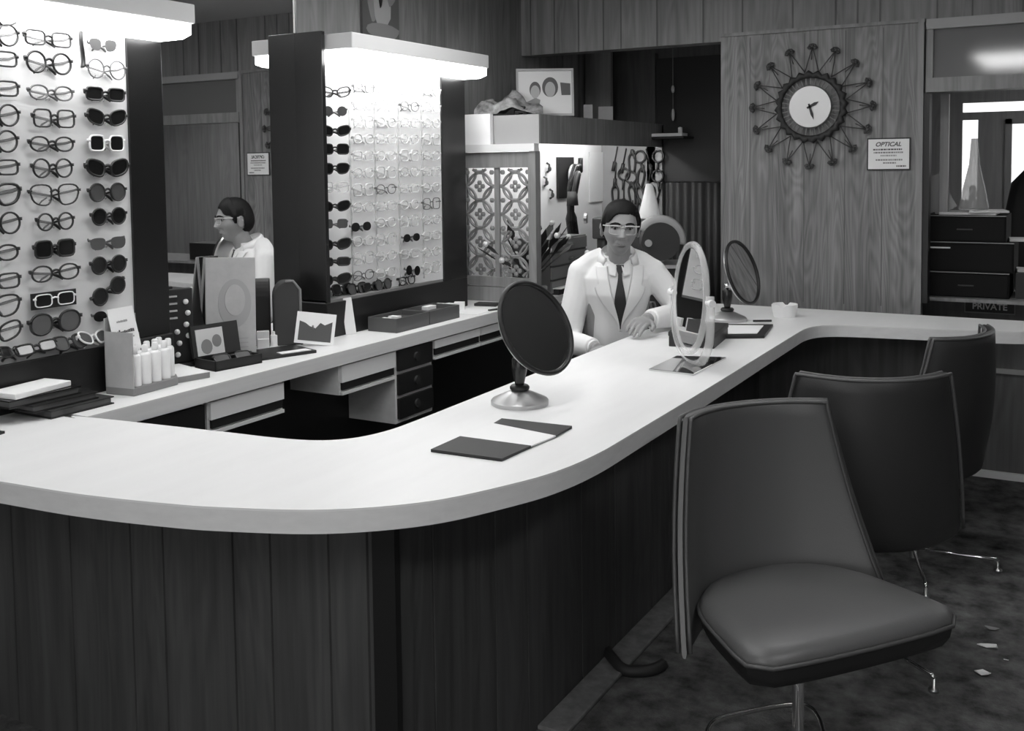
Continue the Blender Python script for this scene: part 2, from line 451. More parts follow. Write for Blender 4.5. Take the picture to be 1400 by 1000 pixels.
# ================================================================== DISPLAY CASES
BX = -2.352      # left board face
def BX2(y): return lerp(-2.405, -2.338, (y-2.82)/(3.555-2.82))    # far board stands a little askew
def display(label, y0, y1, pil, side, z0=.78, z1=1.752):
    r = thing('display_case', label, 'display case', (-2.4, (y0+y1)/2, z0))
    ytop = pil[0] if pil else y1
    b = B(); b.prism([(-2.458, y0), (BX, y0), (BX, ytop), (-2.458, ytop)] if not side else [(-2.458, y0+.02), (BX2(y0+.02), y0+.02), (BX2(ytop), ytop), (-2.458, ytop)], .915, z1); put('board', b, 'board_white', r, world=True, label='white display board')
    b = B(); b.box(-2.458, -2.33, y0, y1, z0, .905); put('riser', b, 'black', r, world=True, bevel=.003)
    b = B(); b.box(-2.34, -2.334, y0, ytop, .905, .925) if not side else b.box(-2.45, -2.338, y0, ytop, .905, .914); put('tray', b, 'grey', r, world=True)
    b = B(); b.box(-2.458, -2.33 if side else -2.343, pil[0], pil[1], .905, z1); put('pilaster', b, 'black_gloss', r, world=True, bevel=.002)
    if side:
        b = B(); b.box(-2.458, -2.33, y0, y0+.02, .905, 1.858); put('side_panel', b, 'black_gloss', r, world=True, bevel=.002)
    return r
D1 = display('tall white eyeglass display with black pilaster at the left edge', 1.2, 2.105, (1.984, 2.105), False)
D2 = display('white eyeglass display boxed in black, beyond the wall mirror', 2.80, 3.735, (3.555, 3.735), True)
def strip_light(label, y0, y1):
    r = thing('fluorescent_fixture', label, 'light fixture', (-2.34, (y0+y1)/2, 1.752))
    b = B(); b.box(-2.458, -2.22, y0, y1, 1.795, 1.85); put('housing', b, 'card_light', r, world=True, bevel=.004)
    b = B(); b.prism([(-2.455, 1.796), (-2.455, 1.76), (-2.42, 1.753), (-2.26, 1.753), (-2.226, 1.764), (-2.226, 1.796)], y0+.012, y1-.012, T=Matrix(((1, 0, 0, 0), (0, 0, 1, 0), (0, 1, 0, 0), (0, 0, 0, 1))))
    put('diffuser', b, 'diffuser', r, world=True, label='glowing white diffuser')
    return r
strip_light('glowing white fluorescent fixture over the near left display', 1.15, 2.122)
strip_light('glowing white fluorescent fixture over the far display by the lattice', 2.832, 3.755)
# wall mirror between the two
mi = thing('wall_mirror', 'tall frameless wall mirror between the two eyeglass displays', 'mirror', (-2.455, 2.45, .79))
b = B(); b.box(-2.459, -2.452, 2.05, 2.803, .785, 2.30); put('mirror_glass', b, 'mirror', mi, world=True)
b = B(); b.box(-2.459, -2.448, 2.803, 2.812, 1.86, 2.30); put('edge_trim', b, 'steel', mi, world=True)

# ================================================================== EYEGLASSES
def lens_outline(kind, w, h, n=22):
    pts = []
    for k in range(n):
        a = 2*PI*k/n; c, s_ = math.cos(a), math.sin(a)
        if kind == 'round': e = 2.0
        elif kind == 'oval': e = 2.2
        elif kind in ('square', 'rect'): e = 4.5
        else: e = 2.8
        r = (abs(c)**e+abs(s_)**e)**(-1/e)
        x, z = w/2*r*c, h/2*r*s_
        if kind == 'cat':                       # lifted outer corner, narrower below
            z += .16*h*(x/(w/2)) + (.05*h if z > 0 else 0); x *= 1-.14*(1 if z < 0 else 0)*abs(z)/(h/2)
        if kind == 'pilot':
            x *= 1+.10*(z/(h/2)); z *= 1.06 if z < 0 else .9
            z -= .10*h*(-x/(w/2)) if z < 0 else 0
        if kind == 'half':
            z = z*.5 if z > 0 else z
        pts.append((x, z))
    return pts
_gcache = {}
SH = {'round': (.050, .050), 'oval': (.052, .036), 'rect': (.052, .034), 'square': (.050, .045), 'cat': (.056, .040), 'pilot': (.056, .050), 'big': (.060, .052), 'half': (.054, .05)}
def glasses(kind, frame, lens, thick=.0032, temples=True, scale=1.0, span=None):
    """returns mesh list [(part name, mesh)] - shared between copies"""
    key = (kind, frame, lens, thick, temples, scale)
    if key in _gcache: return _gcache[key]
    w, h = SH[kind]; w *= scale; h *= scale
    shape = 'oval' if kind == 'big' else kind
    cx = w/2+.010*scale
    out = []
    o = [(x, z) for x, z in lens_outline(shape, w, h)]
    if frame:
        b = B()
        for sg in (1, -1):
            b.tube([(sg*(cx+x), -.0015*abs(x)/w, z) for x, z in o], thick, 6, closed=True, flat=(1, .8))
        b.tube(spline([(-(cx-w*.46), 0, h*.08), (0, -.002, h*.2), (cx-w*.46, 0, h*.08)], 4), thick*1.05, 6)
        for sg in (1, -1):
            b.box(min(sg*(cx+w*.46), sg*(cx+w*.60)), max(sg*(cx+w*.46), sg*(cx+w*.60)), -.004, .006, h*.1, h*.1+thick*2.4)
        out.append(('frame_front', b.mesh('frame_front', frame, True)))
    for sg in (1, -1):
        b = B(); q = .97
        b.prism([(sg*(cx+x*q), z*q) for x, z in o], -.0008, .0008, T=Matrix(((1, 0, 0, 0), (0, 0, 1, 0), (0, 1, 0, 0), (0, 0, 0, 1))))
        out.append(('lens', b.mesh('lens', lens, False)))
    if temples:
        fm = frame or 'frame_grey'
        for sg in (1, -1):
            b = B()
            L = 2*cx+w*.42; x0 = sg*(cx+w*.55)
            b.tube([(x0, .006, h*.12+thick), (x0-sg*.006, .013+.004*(sg+1), h*.10), (x0-sg*L*.72, .016+.004*(sg+1), -h*.12), (x0-sg*L*.92, .016+.004*(sg+1), -h*.34), (x0-sg*L*1.0, .015+.004*(sg+1), -h*.52)], [thick*1.1, thick*1.2, thick*1.2, thick*1.5, thick*.9], 6, flat=(.6, 1))
            out.append(('temple', b.mesh('temple', fm, True)))
    _gcache[key] = out
    return out
def place_glasses(label, loc, rz, spec, group, tilt=0, pitch=0, name='eyeglasses', cat='eyeglasses'):
    r = thing(name, label, cat, loc, rz, group)
    r.rotation_euler = (pitch, tilt, rz)
    for nm, me in glasses(**spec):
        o = bpy.data.objects.new(nm, me); COL.objects.link(o); o.parent = r
    return r
WALL_RZ = PI/2     # local -y looks into the room (+x)
def S(kind, frame='frame_black', lens='lens_clear', thick=.0032, temples=True, scale=1.0): return dict(kind=kind, frame=frame, lens=lens, thick=thick, temples=temples, scale=scale)
GX = BX+.022
def on_board(px, py): p = U(px, py, 'x', GX); return (GX, p.y, p.z)
# --- left display, middle column
mid = [(66, 53, 'rect', 'black rectangular eyeglasses', S('rect', scale=1.05)), (67, 86, 'round', 'large black round eyeglasses with thick bridge', S('round', thick=.0036, scale=1.06)),
       (70, 127, 'half', 'thin dark browline eyeglasses', S('oval', 'frame_grey', thick=.0030)), (74, 162, 'oval', 'black oval eyeglasses', S('square', scale=.98)),
       (71, 197, 'cat', 'black pointed-end eyeglasses', S('oval', scale=1.0)), (72, 230, 'round', 'black perfectly round eyeglasses', S('round', scale=.94)),
       (75, 265, 'round', 'big thin-rimmed octagonal black eyeglasses', S('pilot', thick=.0028, scale=1.06)), (76, 303, 'round', 'smaller black round eyeglasses', S('round', scale=.86)),
       (75, 340, 'cat', 'black sunglasses with flat brow bar', S('square', 'frame_black', 'lens_dark', .0036, scale=.95)), (76, 373, 'oval', 'black wide oval eyeglasses', S('oval', scale=1.1)),
       (75, 409.5, 'rect', 'black oblong sunglasses with white rims', S('rect', 'frame_white', 'lens_dark', .0022, scale=.92)), (76, 441, 'big', 'oversized dark oval sunglasses', S('big', 'frame_black', 'lens_grey', .0038, scale=1.04))]
for i, (px, py, k, nm, sp) in enumerate(mid):
    r = place_glasses('%s, %s in the middle column of the left display' % (nm, ORD[i] if i < 11 else 'lowest'), on_board(px, py), WALL_RZ, sp, 'eyeglasses on the left display')
    if i == 10:   # its black backing slab
        b = B(); b.box(-.066, .066, .002, .006, -.021, .021); put('face_plate', b, 'frame_black', r)
right = [(141, 61, 'rimless tinted sunglasses', S('pilot', None, 'lens_grey', scale=.66)), (146, 95, 'round eyeglasses with a dark brow line', S('round', 'frame_grey', thick=.0024, scale=1.0)),
         (144, 129, 'black narrow sunglasses', S('rect', 'frame_black', 'lens_dark', .0034, scale=.98)), (146, 161, 'black cat-eye sunglasses', S('cat', 'frame_black', 'lens_dark', .003, scale=.94)),
         (146, 196, 'white-framed square sunglasses', S('square', 'frame_white', 'lens_dark', .0032, scale=.92)), (147, 230, 'heavy black sunglasses', S('cat', 'frame_black', 'lens_dark', .0042, scale=1.0)),
         (147, 263, 'grey octagonal sunglasses', S('round', 'frame_black', 'lens_grey', .003, scale=.96)), (149, 296, 'black round sunglasses', S('round', 'frame_black', 'lens_dark', .003, scale=.9)),
         (148, 330, 'rimless half-tinted sunglasses', S('half', None, 'lens_grey', scale=.9)), (149, 362, 'black large round sunglasses', S('round', 'frame_black', 'lens_dark', .0034, scale=.92)),
         (149, 398, 'tilted black round sunglasses', S('round', 'frame_black', 'lens_dark', .0034, scale=.92)), (149, 431, 'small rimless dark oval sunglasses', S('oval', None, 'lens_dark', scale=.80))]
for i, (px, py, nm, sp) in enumerate(right):
    place_glasses('%s, %s in the right column of the left display' % (nm, ORD[i] if i < 11 else 'lowest'), on_board(px, py), WALL_RZ, sp, 'eyeglasses on the left display', tilt=math.radians(-24) if i == 10 else 0)
lft = [(-6, 20, 'cat'), (-5, 46, 'round'), (-8, 79, 'rect'), (-6, 120, 'rect'), (-4, 157, 'round'), (-6, 193, 'round'), (-6, 229, 'rect'), (-6, 265, 'pilot'), (-2, 306, 'round'), (-6, 347, 'oval'), (-4, 386, 'rect'), (-6, 419, 'pilot'), (-4, 456, 'cat')]
for i, (px, py, k) in enumerate(lft):
    place_glasses('black %s eyeglasses, %s down the column cut by the left picture edge' % ({'cat': 'winged', 'round': 'round', 'rect': 'oblong', 'pilot': 'drop-shaped', 'oval': 'oval'}[k], ORD[i]), on_board(px-3, py), WALL_RZ, S(k, thick=.0046 if i == 7 else .0034, scale=1.04), 'eyeglasses on the left display')
# nose pegs of the left board
for (col) in (mid, right):
    for it in col[1:]:
        p = on_board(it[0]+2, it[1]+7)
        b = B(); b.tube([(BX, p[1]-.006, p[2]-.004), (BX+.012, p[1], p[2]), (BX, p[1]+.006, p[2]-.004)], .0022, 5); put('nose_peg', b, 'frame_clear', D1, world=True)
# black cord hanging between the columns
p0, p1 = U(110, 29, 'x', BX+.012), U(111, 92, 'x', BX+.012)
b = B(); b.tube(spline([(0, 0, 0), (.004, -.004, -.05), (0, .004, -.1), (.002, 0, p1.z-p0.z)], 4), .008, 6, flat=(.5, 1))
one('eyeglass_strap', b, 'frame_black', 'black eyeglass strap hanging at the top between the left display columns', 'strap', (BX+.012, p0.y, p0.z), smooth=True)
# glasses lying in the left tray
for i, (px, py, k, f_, l_, nm) in enumerate(((50, 474, 'rect', 'frame_black', 'lens_grey', 'dark oblong sunglasses lying'), (96, 462, 'pilot', 'frame_black', 'lens_grey', 'dark sunglasses propped'), (128, 455, 'cat', 'frame_white', 'lens_grey', 'white cat-eye sunglasses lying'), (18, 486, 'rect', 'frame_black', 'lens_dark', 'black sunglasses lying'))):
    p = U(px, py, 'x', -2.318)
    place_glasses('%s in the left ledge tray, %s' % (nm, ('below the oversized dark pair', 'just left of the bottle display card', 'behind the bottle display card', 'nearest the left picture edge')[i]), (-2.318, p.y, .936), WALL_RZ+.2*(i-1), S(k, f_, l_, scale=.80), 'eyeglasses in the left tray', pitch=-.55, tilt=.08*(i-1))
# --- right display: dark column next to the mirror side
def on_board2(px, py, off=.022):
    x = -2.36
    for _ in range(6): p = U(px, py, 'x', x); x = BX2(p.y)+off
    return (x, p.y, p.z)
def turned(px, py):
    p = U(px, py, 'x', -2.335); return (-2.335, p.y, p.z)
sun = [(461, 97, 'thin gold-wire eyeglasses', S('pilot', 'frame_pale', 'lens_clear', .002)), (461, 126, 'black winged eyeglasses', S('cat', 'frame_black', 'lens_clear', .0034)), (458, 152, 'grey tinted sunglasses', S('round', None, 'lens_grey', scale=.9)),
       (459, 179, 'black sunglasses', S('cat', 'frame_black', 'lens_dark', .0036)), (459, 204, 'black sunglasses', S('square', 'frame_black', 'lens_dark', .003)), (459, 230, 'black sunglasses', S('pilot', 'frame_black', 'lens_dark', .003, scale=.95)),
       (459, 256, 'clear pale eyeglasses', S('square', 'frame_clear', 'lens_clear', .003)), (459, 282, 'black sunglasses', S('cat', 'frame_black', 'lens_dark', .003)), (457, 306, 'grey tinted sunglasses', S('square', None, 'lens_grey', scale=.95)),
       (460, 334, 'heavy black sunglasses', S('cat', 'frame_black', 'lens_dark', .004, scale=1.05)), (460, 358, 'black sunglasses', S('rect', 'frame_black', 'lens_dark', .0036, scale=1.05)), (460, 382, 'heavy black sunglasses', S('cat', 'frame_black', 'lens_dark', .004, scale=1.05))]
for i, (px, py, nm, sp) in enumerate(sun):
    sp = dict(sp, scale=sp['scale']*.80)
    place_glasses('%s, %s in the dark column of the far display' % (nm, ORD[i]), turned(458, py), WALL_RZ-math.radians(40), sp, 'eyeglasses on the far display')
# clear frames in four columns
colx = [497, 528, 560, 590]
extra = {(0, 8): None}
for c_, cx_ in enumerate(colx):
    for i in range(12):
        py = 120+i*23.3+c_*(1.6 - i*.45)
        if c_ == 0 and i in (8,): continue
        if c_ == 2 and i in (9, 11): continue
        kind = ('rect', 'oval', 'square', 'oval')[(i+c_) % 4]
        dark = (i*5+c_*3) % 11 == 0
        sp = S(kind, 'frame_grey' if dark else ('frame_clear' if (i+c_) % 3 else 'frame_pale'), 'lens_clear', .0022 if dark else .0028, scale=.98)
        place_glasses('%s %s eyeglasses, %s down the %s pale column of the far display' % ('thin grey' if dark else ('clear plastic' if (i+c_) % 3 else 'pale plastic'), {'rect': 'oblong', 'oval': 'oval', 'square': 'squarish'}[kind], ORD[i], ('first', 'second', 'third', 'rightmost')[c_]),
                      on_board2(cx_, py), WALL_RZ, sp, 'eyeglasses on the far display')
place_glasses('small black-lens sunglasses among the clear frames, nearest to the dark column', on_board2(494, 310, .03), WALL_RZ, S('oval', None, 'lens_dark', scale=.95), 'eyeglasses on the far display')
place_glasses('small black-lens sunglasses among the clear frames, right of centre', on_board2(563, 325, .03), WALL_RZ, S('oval', None, 'lens_dark', scale=.9), 'eyeglasses on the far display')
place_glasses('tilted round dark sunglasses low among the clear frames', on_board2(565, 370, .03), WALL_RZ, S('round', None, 'lens_dark', scale=.8), 'eyeglasses on the far display', tilt=.12)
for i, (px, py, k, l_, nm) in enumerate(((467, 397, 'pilot', 'lens_dark', 'black sunglasses lying at the mirror end'), (488, 396, 'pilot', 'lens_grey', 'grey sunglasses lying second from the mirror end'), (508, 396, 'rect', 'lens_dark', 'black oblong sunglasses lying third from the mirror end'), (524, 391, 'round', 'lens_grey', 'round dark sunglasses standing near the middle'), (556, 384, 'half', 'lens_clear', 'black folded eyeglasses standing right of the middle'))):
    q = on_board2(px, py-2, .02)
    place_glasses('%s of the far display tray' % nm, (q[0], q[1], max(.934, q[2])), WALL_RZ, S(k, 'frame_black', l_, .003, scale=.82), 'eyeglasses in the far tray', pitch=-.15)
# vertical seams and posts on the far board
for px in (479, 513, 545, 577):
    q = on_board2(px, 250, 0)
    b = B(); b.box(q[0]-.002, q[0]+.003, q[1]-.003, q[1]+.003, .93, 1.70); put('clear_post', b, 'frame_clear', D2, world=True)
# ================================================================== THINGS ON THE WORKTOP
ZT = CZ
def frame_from(n, up):
    """matrix whose local z is n and local y lies towards up"""
    n = n.normalized(); x = up.cross(n).normalized(); y = n.cross(x)
    return Matrix(((x.x, y.x, n.x, 0), (x.y, y.y, n.y, 0), (x.z, y.z, n.z, 0), (0, 0, 0, 1)))
def cam_dir(r, u, v, at):
    """direction given as right / up / towards the photographer, seen from a point"""
    w = (CC-Vector(at)).normalized(); rr = CU.cross(w).normalized(); uu = w.cross(rr)
    return (rr*r+uu*u+w*v).normalized()

# stack of dark books with a white pad
bk = [(-2.325, -2.185, 1.585, 1.77, .7802, .80, 'soft_black'), (-2.325, -2.20, 1.55, 1.735, .8002, .818, 'black'), (-2.325, -2.22, 1.50, 1.70, .8182, .838, 'black_gloss')]
nm = ['lowest and widest of the dark folders by the left picture edge', 'middle dark folder in the stack by the left picture edge', 'uppermost dark folder, right under the white notepad']
for i, (x0, x1, y0, y1, z0, z1, m) in enumerate(bk):
    cx, cy = (x0+x1)/2, (y0+y1)/2
    r = thing('ring_folder', nm[i], 'folder', (cx, cy, z0), (0, 0, 0)[i])
    hx, hy, hz = (x1-x0)/2, (y1-y0)/2, z1-z0
    b = B(); b.box(-hx, hx, -hy, hy, .0, .003); b.box(-hx, hx, -hy, hy, hz-.003, hz); b.box(-hx, -hx+.004, -hy, hy, .003, hz-.003); put('cover', b, m, r)
    b = B(); b.box(-hx+.006, hx-.006, -hy+.005, hy-.005, .003, hz-.003); put('pages', b, 'grey_dark', r)
    if i < 2:
        b = B(); b.cyl((hx*.55, -hy*.45, hz), (hx*.55, -hy*.45, hz+.003), .008); put('rivet', b, 'white', r)
b = B(); b.box(-.045, .045, -.085, .085, 0, .014)
one('notepad', b, 'paper', 'white notepad on top of the dark folders at left', 'notepad', (-2.272, 1.595, .8385), .12, bevel=.002)
# bottle display
r = thing('bottle_stand', 'counter display stand with a lettered card holding white bottles', 'display stand', (-2.262, 1.94, ZT), PI/2+.12)
b = B(); b.prism([(-.095, -.045), (.065, -.055), (.10, -.02), (.10, .052), (-.095, .052)], 0, .022); put('tray', b, 'grey', r, bevel=.002)
b = B(); b.box(-.095, -.0915, -.045, .05, .02, .17); b.box(-.095, .02, .0475, .051, .02, .205); put('back_card', b, 'card_grey', r)
T = Matrix.Translation((-.045, .012, .117)) @ Euler((-.25, 0, .0)).to_matrix().to_4x4()
b = B(); b.box(-.048, .045, -.001, .002, -.005, .115, T=T); c_ = put('header_card', b, 'white', r, label='white header card with dark lettering')
for k, (xa, xb, zz) in enumerate(((-.025, .012, .075), (-.03, .03, .045), (-.022, .028, .03))):
    b = B()
    x = xa
    while x < xb: w = rnd.uniform(.003, .007); b.box(x, x+w, -.0018, -.001, zz, zz+rnd.uniform(.004, .011 if k == 1 else .006), T=T); x += w+.0015
    put('lettering', b, 'grey_mid' if k != 1 else 'grey_dark', c_)
bc = [thing('bottle', 'x', 'bottle', (0, 0, 0))]
b = B(); b.lathe([(0.001, 0), (.0158, 0), (.0158, .078), (.012, .084), (.006, .086)], 18); put('body', b, 'white', bc[0], smooth=True, auto=40)
b = B(); b.lathe([(.0075, .086), (.0085, .087), (.0085, .103), (.006, .106), (.001, .106)], 14); put('cap', b, 'white', bc[0], auto=40)
sp = [(-.066, -.025), (-.031, -.028), (.004, -.031), (.039, -.032), (.072, -.018), (-.052, .012), (-.018, .010), (.016, .008), (.05, .010), (.08, .022)]
R_ = Matrix.Rotation(PI/2+.12, 3, 'Z')
for i, (x, y) in enumerate(sp):
    p = R_ @ Vector((x, y, 0)); loc = (-2.262+p.x, 1.94+p.y, ZT+.0225)
    lab = 'white bottle in the %s row of the card stand, %s from the left' % ('front' if i < 5 else 'rear', ('first', 'second', 'third', 'fourth', 'fifth')[i % 5])
    if i == 0: bc[0].location = loc; bc[0]['label'] = lab; bc[0]['group'] = 'bottles on the card stand'
    else: dup(bc[0], loc, label=lab, group='bottles on the card stand')
# notepad block
b = B(); b.box(-.05, .05, -.09, .09, 0, .016); b.box(-.05, .05, -.09, .09, .016, .018, 1)
one('memo_block', b, ['grey', 'paper'], 'thin white memo block lying right of the bottle stand', 'notepad', (-2.305, 2.095, ZT+.001), PI/2-.25)
# dark jewelled chain rack half behind the pilaster
p = U(247, 490, 'x', -2.41)
r = thing('chain_rack', 'dark eyeglass chain rack with white knobs beside the black pilaster', 'rack', (-2.41, p.y, ZT), PI/2-.3)
b = B(); b.box(-.045, .05, -.02, .03, 0, .012); b.box(-.045, .045, .0, .02, .012, .24); put('rack_body', b, 'soft_black', r, bevel=.003)
for k in range(7):
    b = B(); b.ball((.018+.006*(k % 2)-(.03 if k > 3 else 0), -.008, .20-.035*(k % 4)-(.09 if k > 3 else 0)), .0085, 12, 8); put('knob', b, 'white', r, smooth=True)
for k in range(4):
    b = B(); b.box(-.04, -.008, -.006, 0, .15+k*.022, .155+k*.022); put('clip', b, 'frame_pale', r)
# open eyeglass case with a picture of two people in its lid
r = thing('eyeglass_case', 'open dark eyeglass case with a small portrait card in its lid', 'eyeglass case', (-2.30, 2.285, ZT), PI/2-.16)
b = B(); b.box(-.085, .085, -.06, .045, 0, .006); b.box(-.085, .085, -.06, -.054, 0, .030); b.box(-.085, -.079, -.06, .045, 0, .03); b.box(.079, .085, -.06, .045, 0, .03); b.box(-.085, .085, .039, .045, 0, .03)
put('tray', b, 'black', r)
T = Matrix.Translation((0, .046, .028)) @ Euler((-.18, 0, 0)).to_matrix().to_4x4()
b = B(); b.box(-.085, .085, 0, .012, 0, .098, T=T); put('lid', b, 'soft_black', r)
b = B(); b.box(-.072, .025, -.003, -.0005, .004, .085, T=T); pc = put('portrait_card', b, 'photo_light', r, label='pale portrait card of two heads')
b = B()
for cx_, cz_, rr in ((-.038, .030, .020), (.000, .044, .017)):
    b.prism([(cx_+rr*math.cos(a), cz_+rr*1.15*math.sin(a)) for a in [2*PI*k/16 for k in range(16)]], .003, .0036, T=T @ Matrix(((1, 0, 0, 0), (0, 0, -1, 0), (0, 1, 0, 0), (0, 0, 0, 1))))
put('portrait_heads', b, 'photo_mid', pc)
place_glasses('dark folded eyeglasses lying in the open eyeglass case', (-2.292, 2.30, ZT+.024), PI/2-.3, S('rect', 'frame_black', 'lens_grey', .003), 'loose eyeglasses', pitch=-.9)
# booklet tray
r = thing('booklet', 'dark folded booklet lying flat between the eyeglass case and the picture card', 'booklet', (-2.29, 2.50, ZT), PI/2-.35)
b = B(); b.box(-.10, .10, -.075, .075, 0, .010); put('cover', b, 'black', r, bevel=.002)
b = B(); b.box(-.02, .085, -.066, -.03, .010, .0115); put('label_strip', b, 'paper', r)
# easel card
p = U(309, 430, 'x', -2.405)
r = thing('easel_card', 'tall grey A-frame card with an embossed oval, before the wall mirror', 'display card', (-2.402, p.y, ZT), math.radians(66))
T = Matrix.Translation((0, -.034, 0)) @ Euler((-.115, .06, 0)).to_matrix().to_4x4()
b = B(); b.box(-.083, .083, 0, .006, 0, .322, T=T); pn = put('front_panel', b, 'card_grey', r, bevel=.002)
XZ = Matrix(((1, 0, 0, 0), (0, 0, -1, 0), (0, 1, 0, 0), (0, 0, 0, 1)))
def disc(cx, cz, rx, rz, d, n=24): return [(cx+rx*math.cos(2*PI*k/n), cz+rz*math.sin(2*PI*k/n)) for k in range(n)]
b = B(); b.prism(disc(.012, .175, .055, .078, 0), 0, .0012, T=T @ XZ); put('embossed_oval', b, 'grey_mid', pn)
b = B(); b.prism(disc(.012, .185, .034, .05, 0), .0012, .003, T=T @ XZ); put('embossed_face', b, 'card_grey', pn)
b = B()
for k in range(3): b.box(-.04, .055, -.0009, 0, .06-k*.014, .064-k*.014, T=T)
put('lettering', b, 'grey_mid', pn)
T2 = Matrix.Translation((0, .036, 0)) @ Euler((.095, .06, 0)).to_matrix().to_4x4()
b = B(); b.box(-.08, .083, 0, .006, 0, .32, T=T2); put('rear_panel', b, 'black', r)
b = B(); b.box(-.086, -.08, 0, .008, 0, .32, T=T2); put('panel_edge', b, 'card_grey', r)
# small white jars and boxes behind
for i, (px, py, w, h, m) in enumerate(((360, 472, .02, .055, 'card_light'), (371, 474, .013, .05, 'white'), (352, 478, .018, .035, 'paper'))):
    p = U(px, py-6, 'z', ZT)
    p.x = max(p.x, -2.425)
    p = Vector((-2.42+.014*i, U(px, py, 'x', -2.42).y, ZT))
    b = B()
    if i == 1: b.lathe([(.001, 0), (w, 0), (w, h*.75), (w*.6, h*.8), (w*.6, h), (.001, h)], 14)
    else: b.box(-w, w, -w*.7, w*.7, 0, h)
    one(('carton', 'bottle', 'carton')[i], b, m, ('small pale carton behind the booklet by the wall mirror', 'small white bottle standing right of the easel card', 'tiny white carton at the foot of the easel card')[i], ('box', 'bottle', 'box')[i], p, .8)
# landscape picture card
p = U(430, 476, 'x', -2.27)
r = thing('picture_card', 'white-bordered landscape picture card leaning on the worktop', 'picture', (-2.275, p.y, ZT), math.radians(40))
T = Euler((-.28, .14, 0)).to_matrix().to_4x4()
b = B(); b.box(-.066, .066, 0, .004, 0.008, .115, T=T); put('card', b, 'white', r)
b = B(); pts = [(-.055, .018), (.055, .018), (.055, .088), (.03, .075), (.015, .082), (0, .062), (-.02, .068), (-.035, .078), (-.055, .084)]
b.prism(pts, 0, .0008, T=T @ XZ); put('landscape_print', b, 'photo_dark', r, label='dark tree-line print')
b = B(); b.tube([(0, .01, .07), (0, .05, .003)], .003, 6); put('strut', b, 'grey', r)
# round-topped appliance against the mirror
p = U(391, 455, 'x', -2.40)
r = thing('frame_heater', 'dark round-topped appliance standing against the wall mirror behind the picture card', 'appliance', (-2.395, p.y, ZT), math.radians(48))
N = 12; prof = [(-.045, 0)]+[(-.005+.04*math.cos(t)*(-1), .165+.055*math.sin(t)) for t in [PI*k/N for k in range(N//2+1)]]+[(.02, .22), (.043, .19), (.045, 0)]
XZ_ = Matrix(((1, 0, 0, 0), (0, 0, 1, 0), (0, 1, 0, 0), (0, 0, 0, 1)))
b = B(); b.prism(prof, -.035, .03, T=XZ_); put('body', b, 'charcoal', r, bevel=.004)
b = B(); b.tube([(x_, -.036, z_) for x_, z_ in prof[-4:]], .005, 6); put('trim_edge', b, 'grey', r, smooth=True, label='paler rounded edge')
# leaning white card
p = U(478, 455, 'x', -2.318)
r = thing('leaflet_card', 'narrow white leaflet card leaning on the black display base', 'card', (-2.31, p.y, ZT), math.radians(50))
T = Euler((-.12, -.10, 0)).to_matrix().to_4x4()
b = B(); b.box(-.019, .019, 0, .002, 0.002, .135, T=T); put('card', b, 'white', r)
# brown trays
for i, (y0, y1, lab) in enumerate(((3.005, 3.215, 'dark grey open box with white slips, nearer on the worktop'), (3.22, 3.43, 'dark grey open box, the farther one on the worktop'))):
    r = thing('open_box', lab, 'box', (-2.245, (y0+y1)/2, ZT))
    b = B(); h = .052; L = (y1-y0)/2
    b.box(-.065, .065, -L, L, 0, .005); b.box(.059, .065, -L, L, .005, h); b.box(-.065, -.059, -L, L, .005, h); b.box(-.059, .059, -L, -L+.006, .005, h); b.box(-.059, .059, L-.006, L, .005, h)
    put('box_body', b, 'grey_dark', r)
    b = B(); b.box(-.058, .058, -L+.007, L-.007, .005, .034); put('contents', b, 'charcoal', r)
    if i == 0:
        for k in range(2): b = B(); b.box(-.04, 0, -.07+k*.055, -.04+k*.055, .034, .044); put('slip', b, 'paper', r)
# cartons and papers further along
its = [(585, 415, .020, .030, .048, 'paper', 'white carton standing behind the farther open box', 0), (600, 413, .018, .026, .046, 'paper', 'second white carton behind the farther open box', .2), (614, 412, .02, .02, .038, 'card_light', 'pale carton right of the two white cartons', -.2), (628, 404, .022, .02, .034, 'white', 'tilted white carton at the far end of the display base', .5)]
for px, py, w, d, h, m, lab, rz in its:
    p = U(px, py, 'x', -2.295)
    b = B(); b.box(-w, w, -d, d, 0, h); one('carton', b, m, lab, 'box', (-2.295, p.y, ZT), rz, bevel=.001)
b = B(); b.box(-.05, .05, -.03, .03, 0, .012); one('tray', b, 'soft_black', 'flat black tray lying near the lattice screen', 'tray', (-2.26, 3.78, ZT), .2, bevel=.002)
b = B(); b.box(-.06, .06, -.09, .09, 0, .0012); one('paper', b, 'paper', 'white sheet of paper beyond the open boxes on the worktop', 'paper', (-2.22, 3.60, ZT+.0005), .1)
b = B(); b.tube([(-.03, 0, .004), (.03, 0, .004)], .004, 6); one('pencil', b, 'soft_black', 'short dark pencil at the worktop edge behind the near round mirror', 'pencil', (-2.155, 3.66, ZT), 1.2)

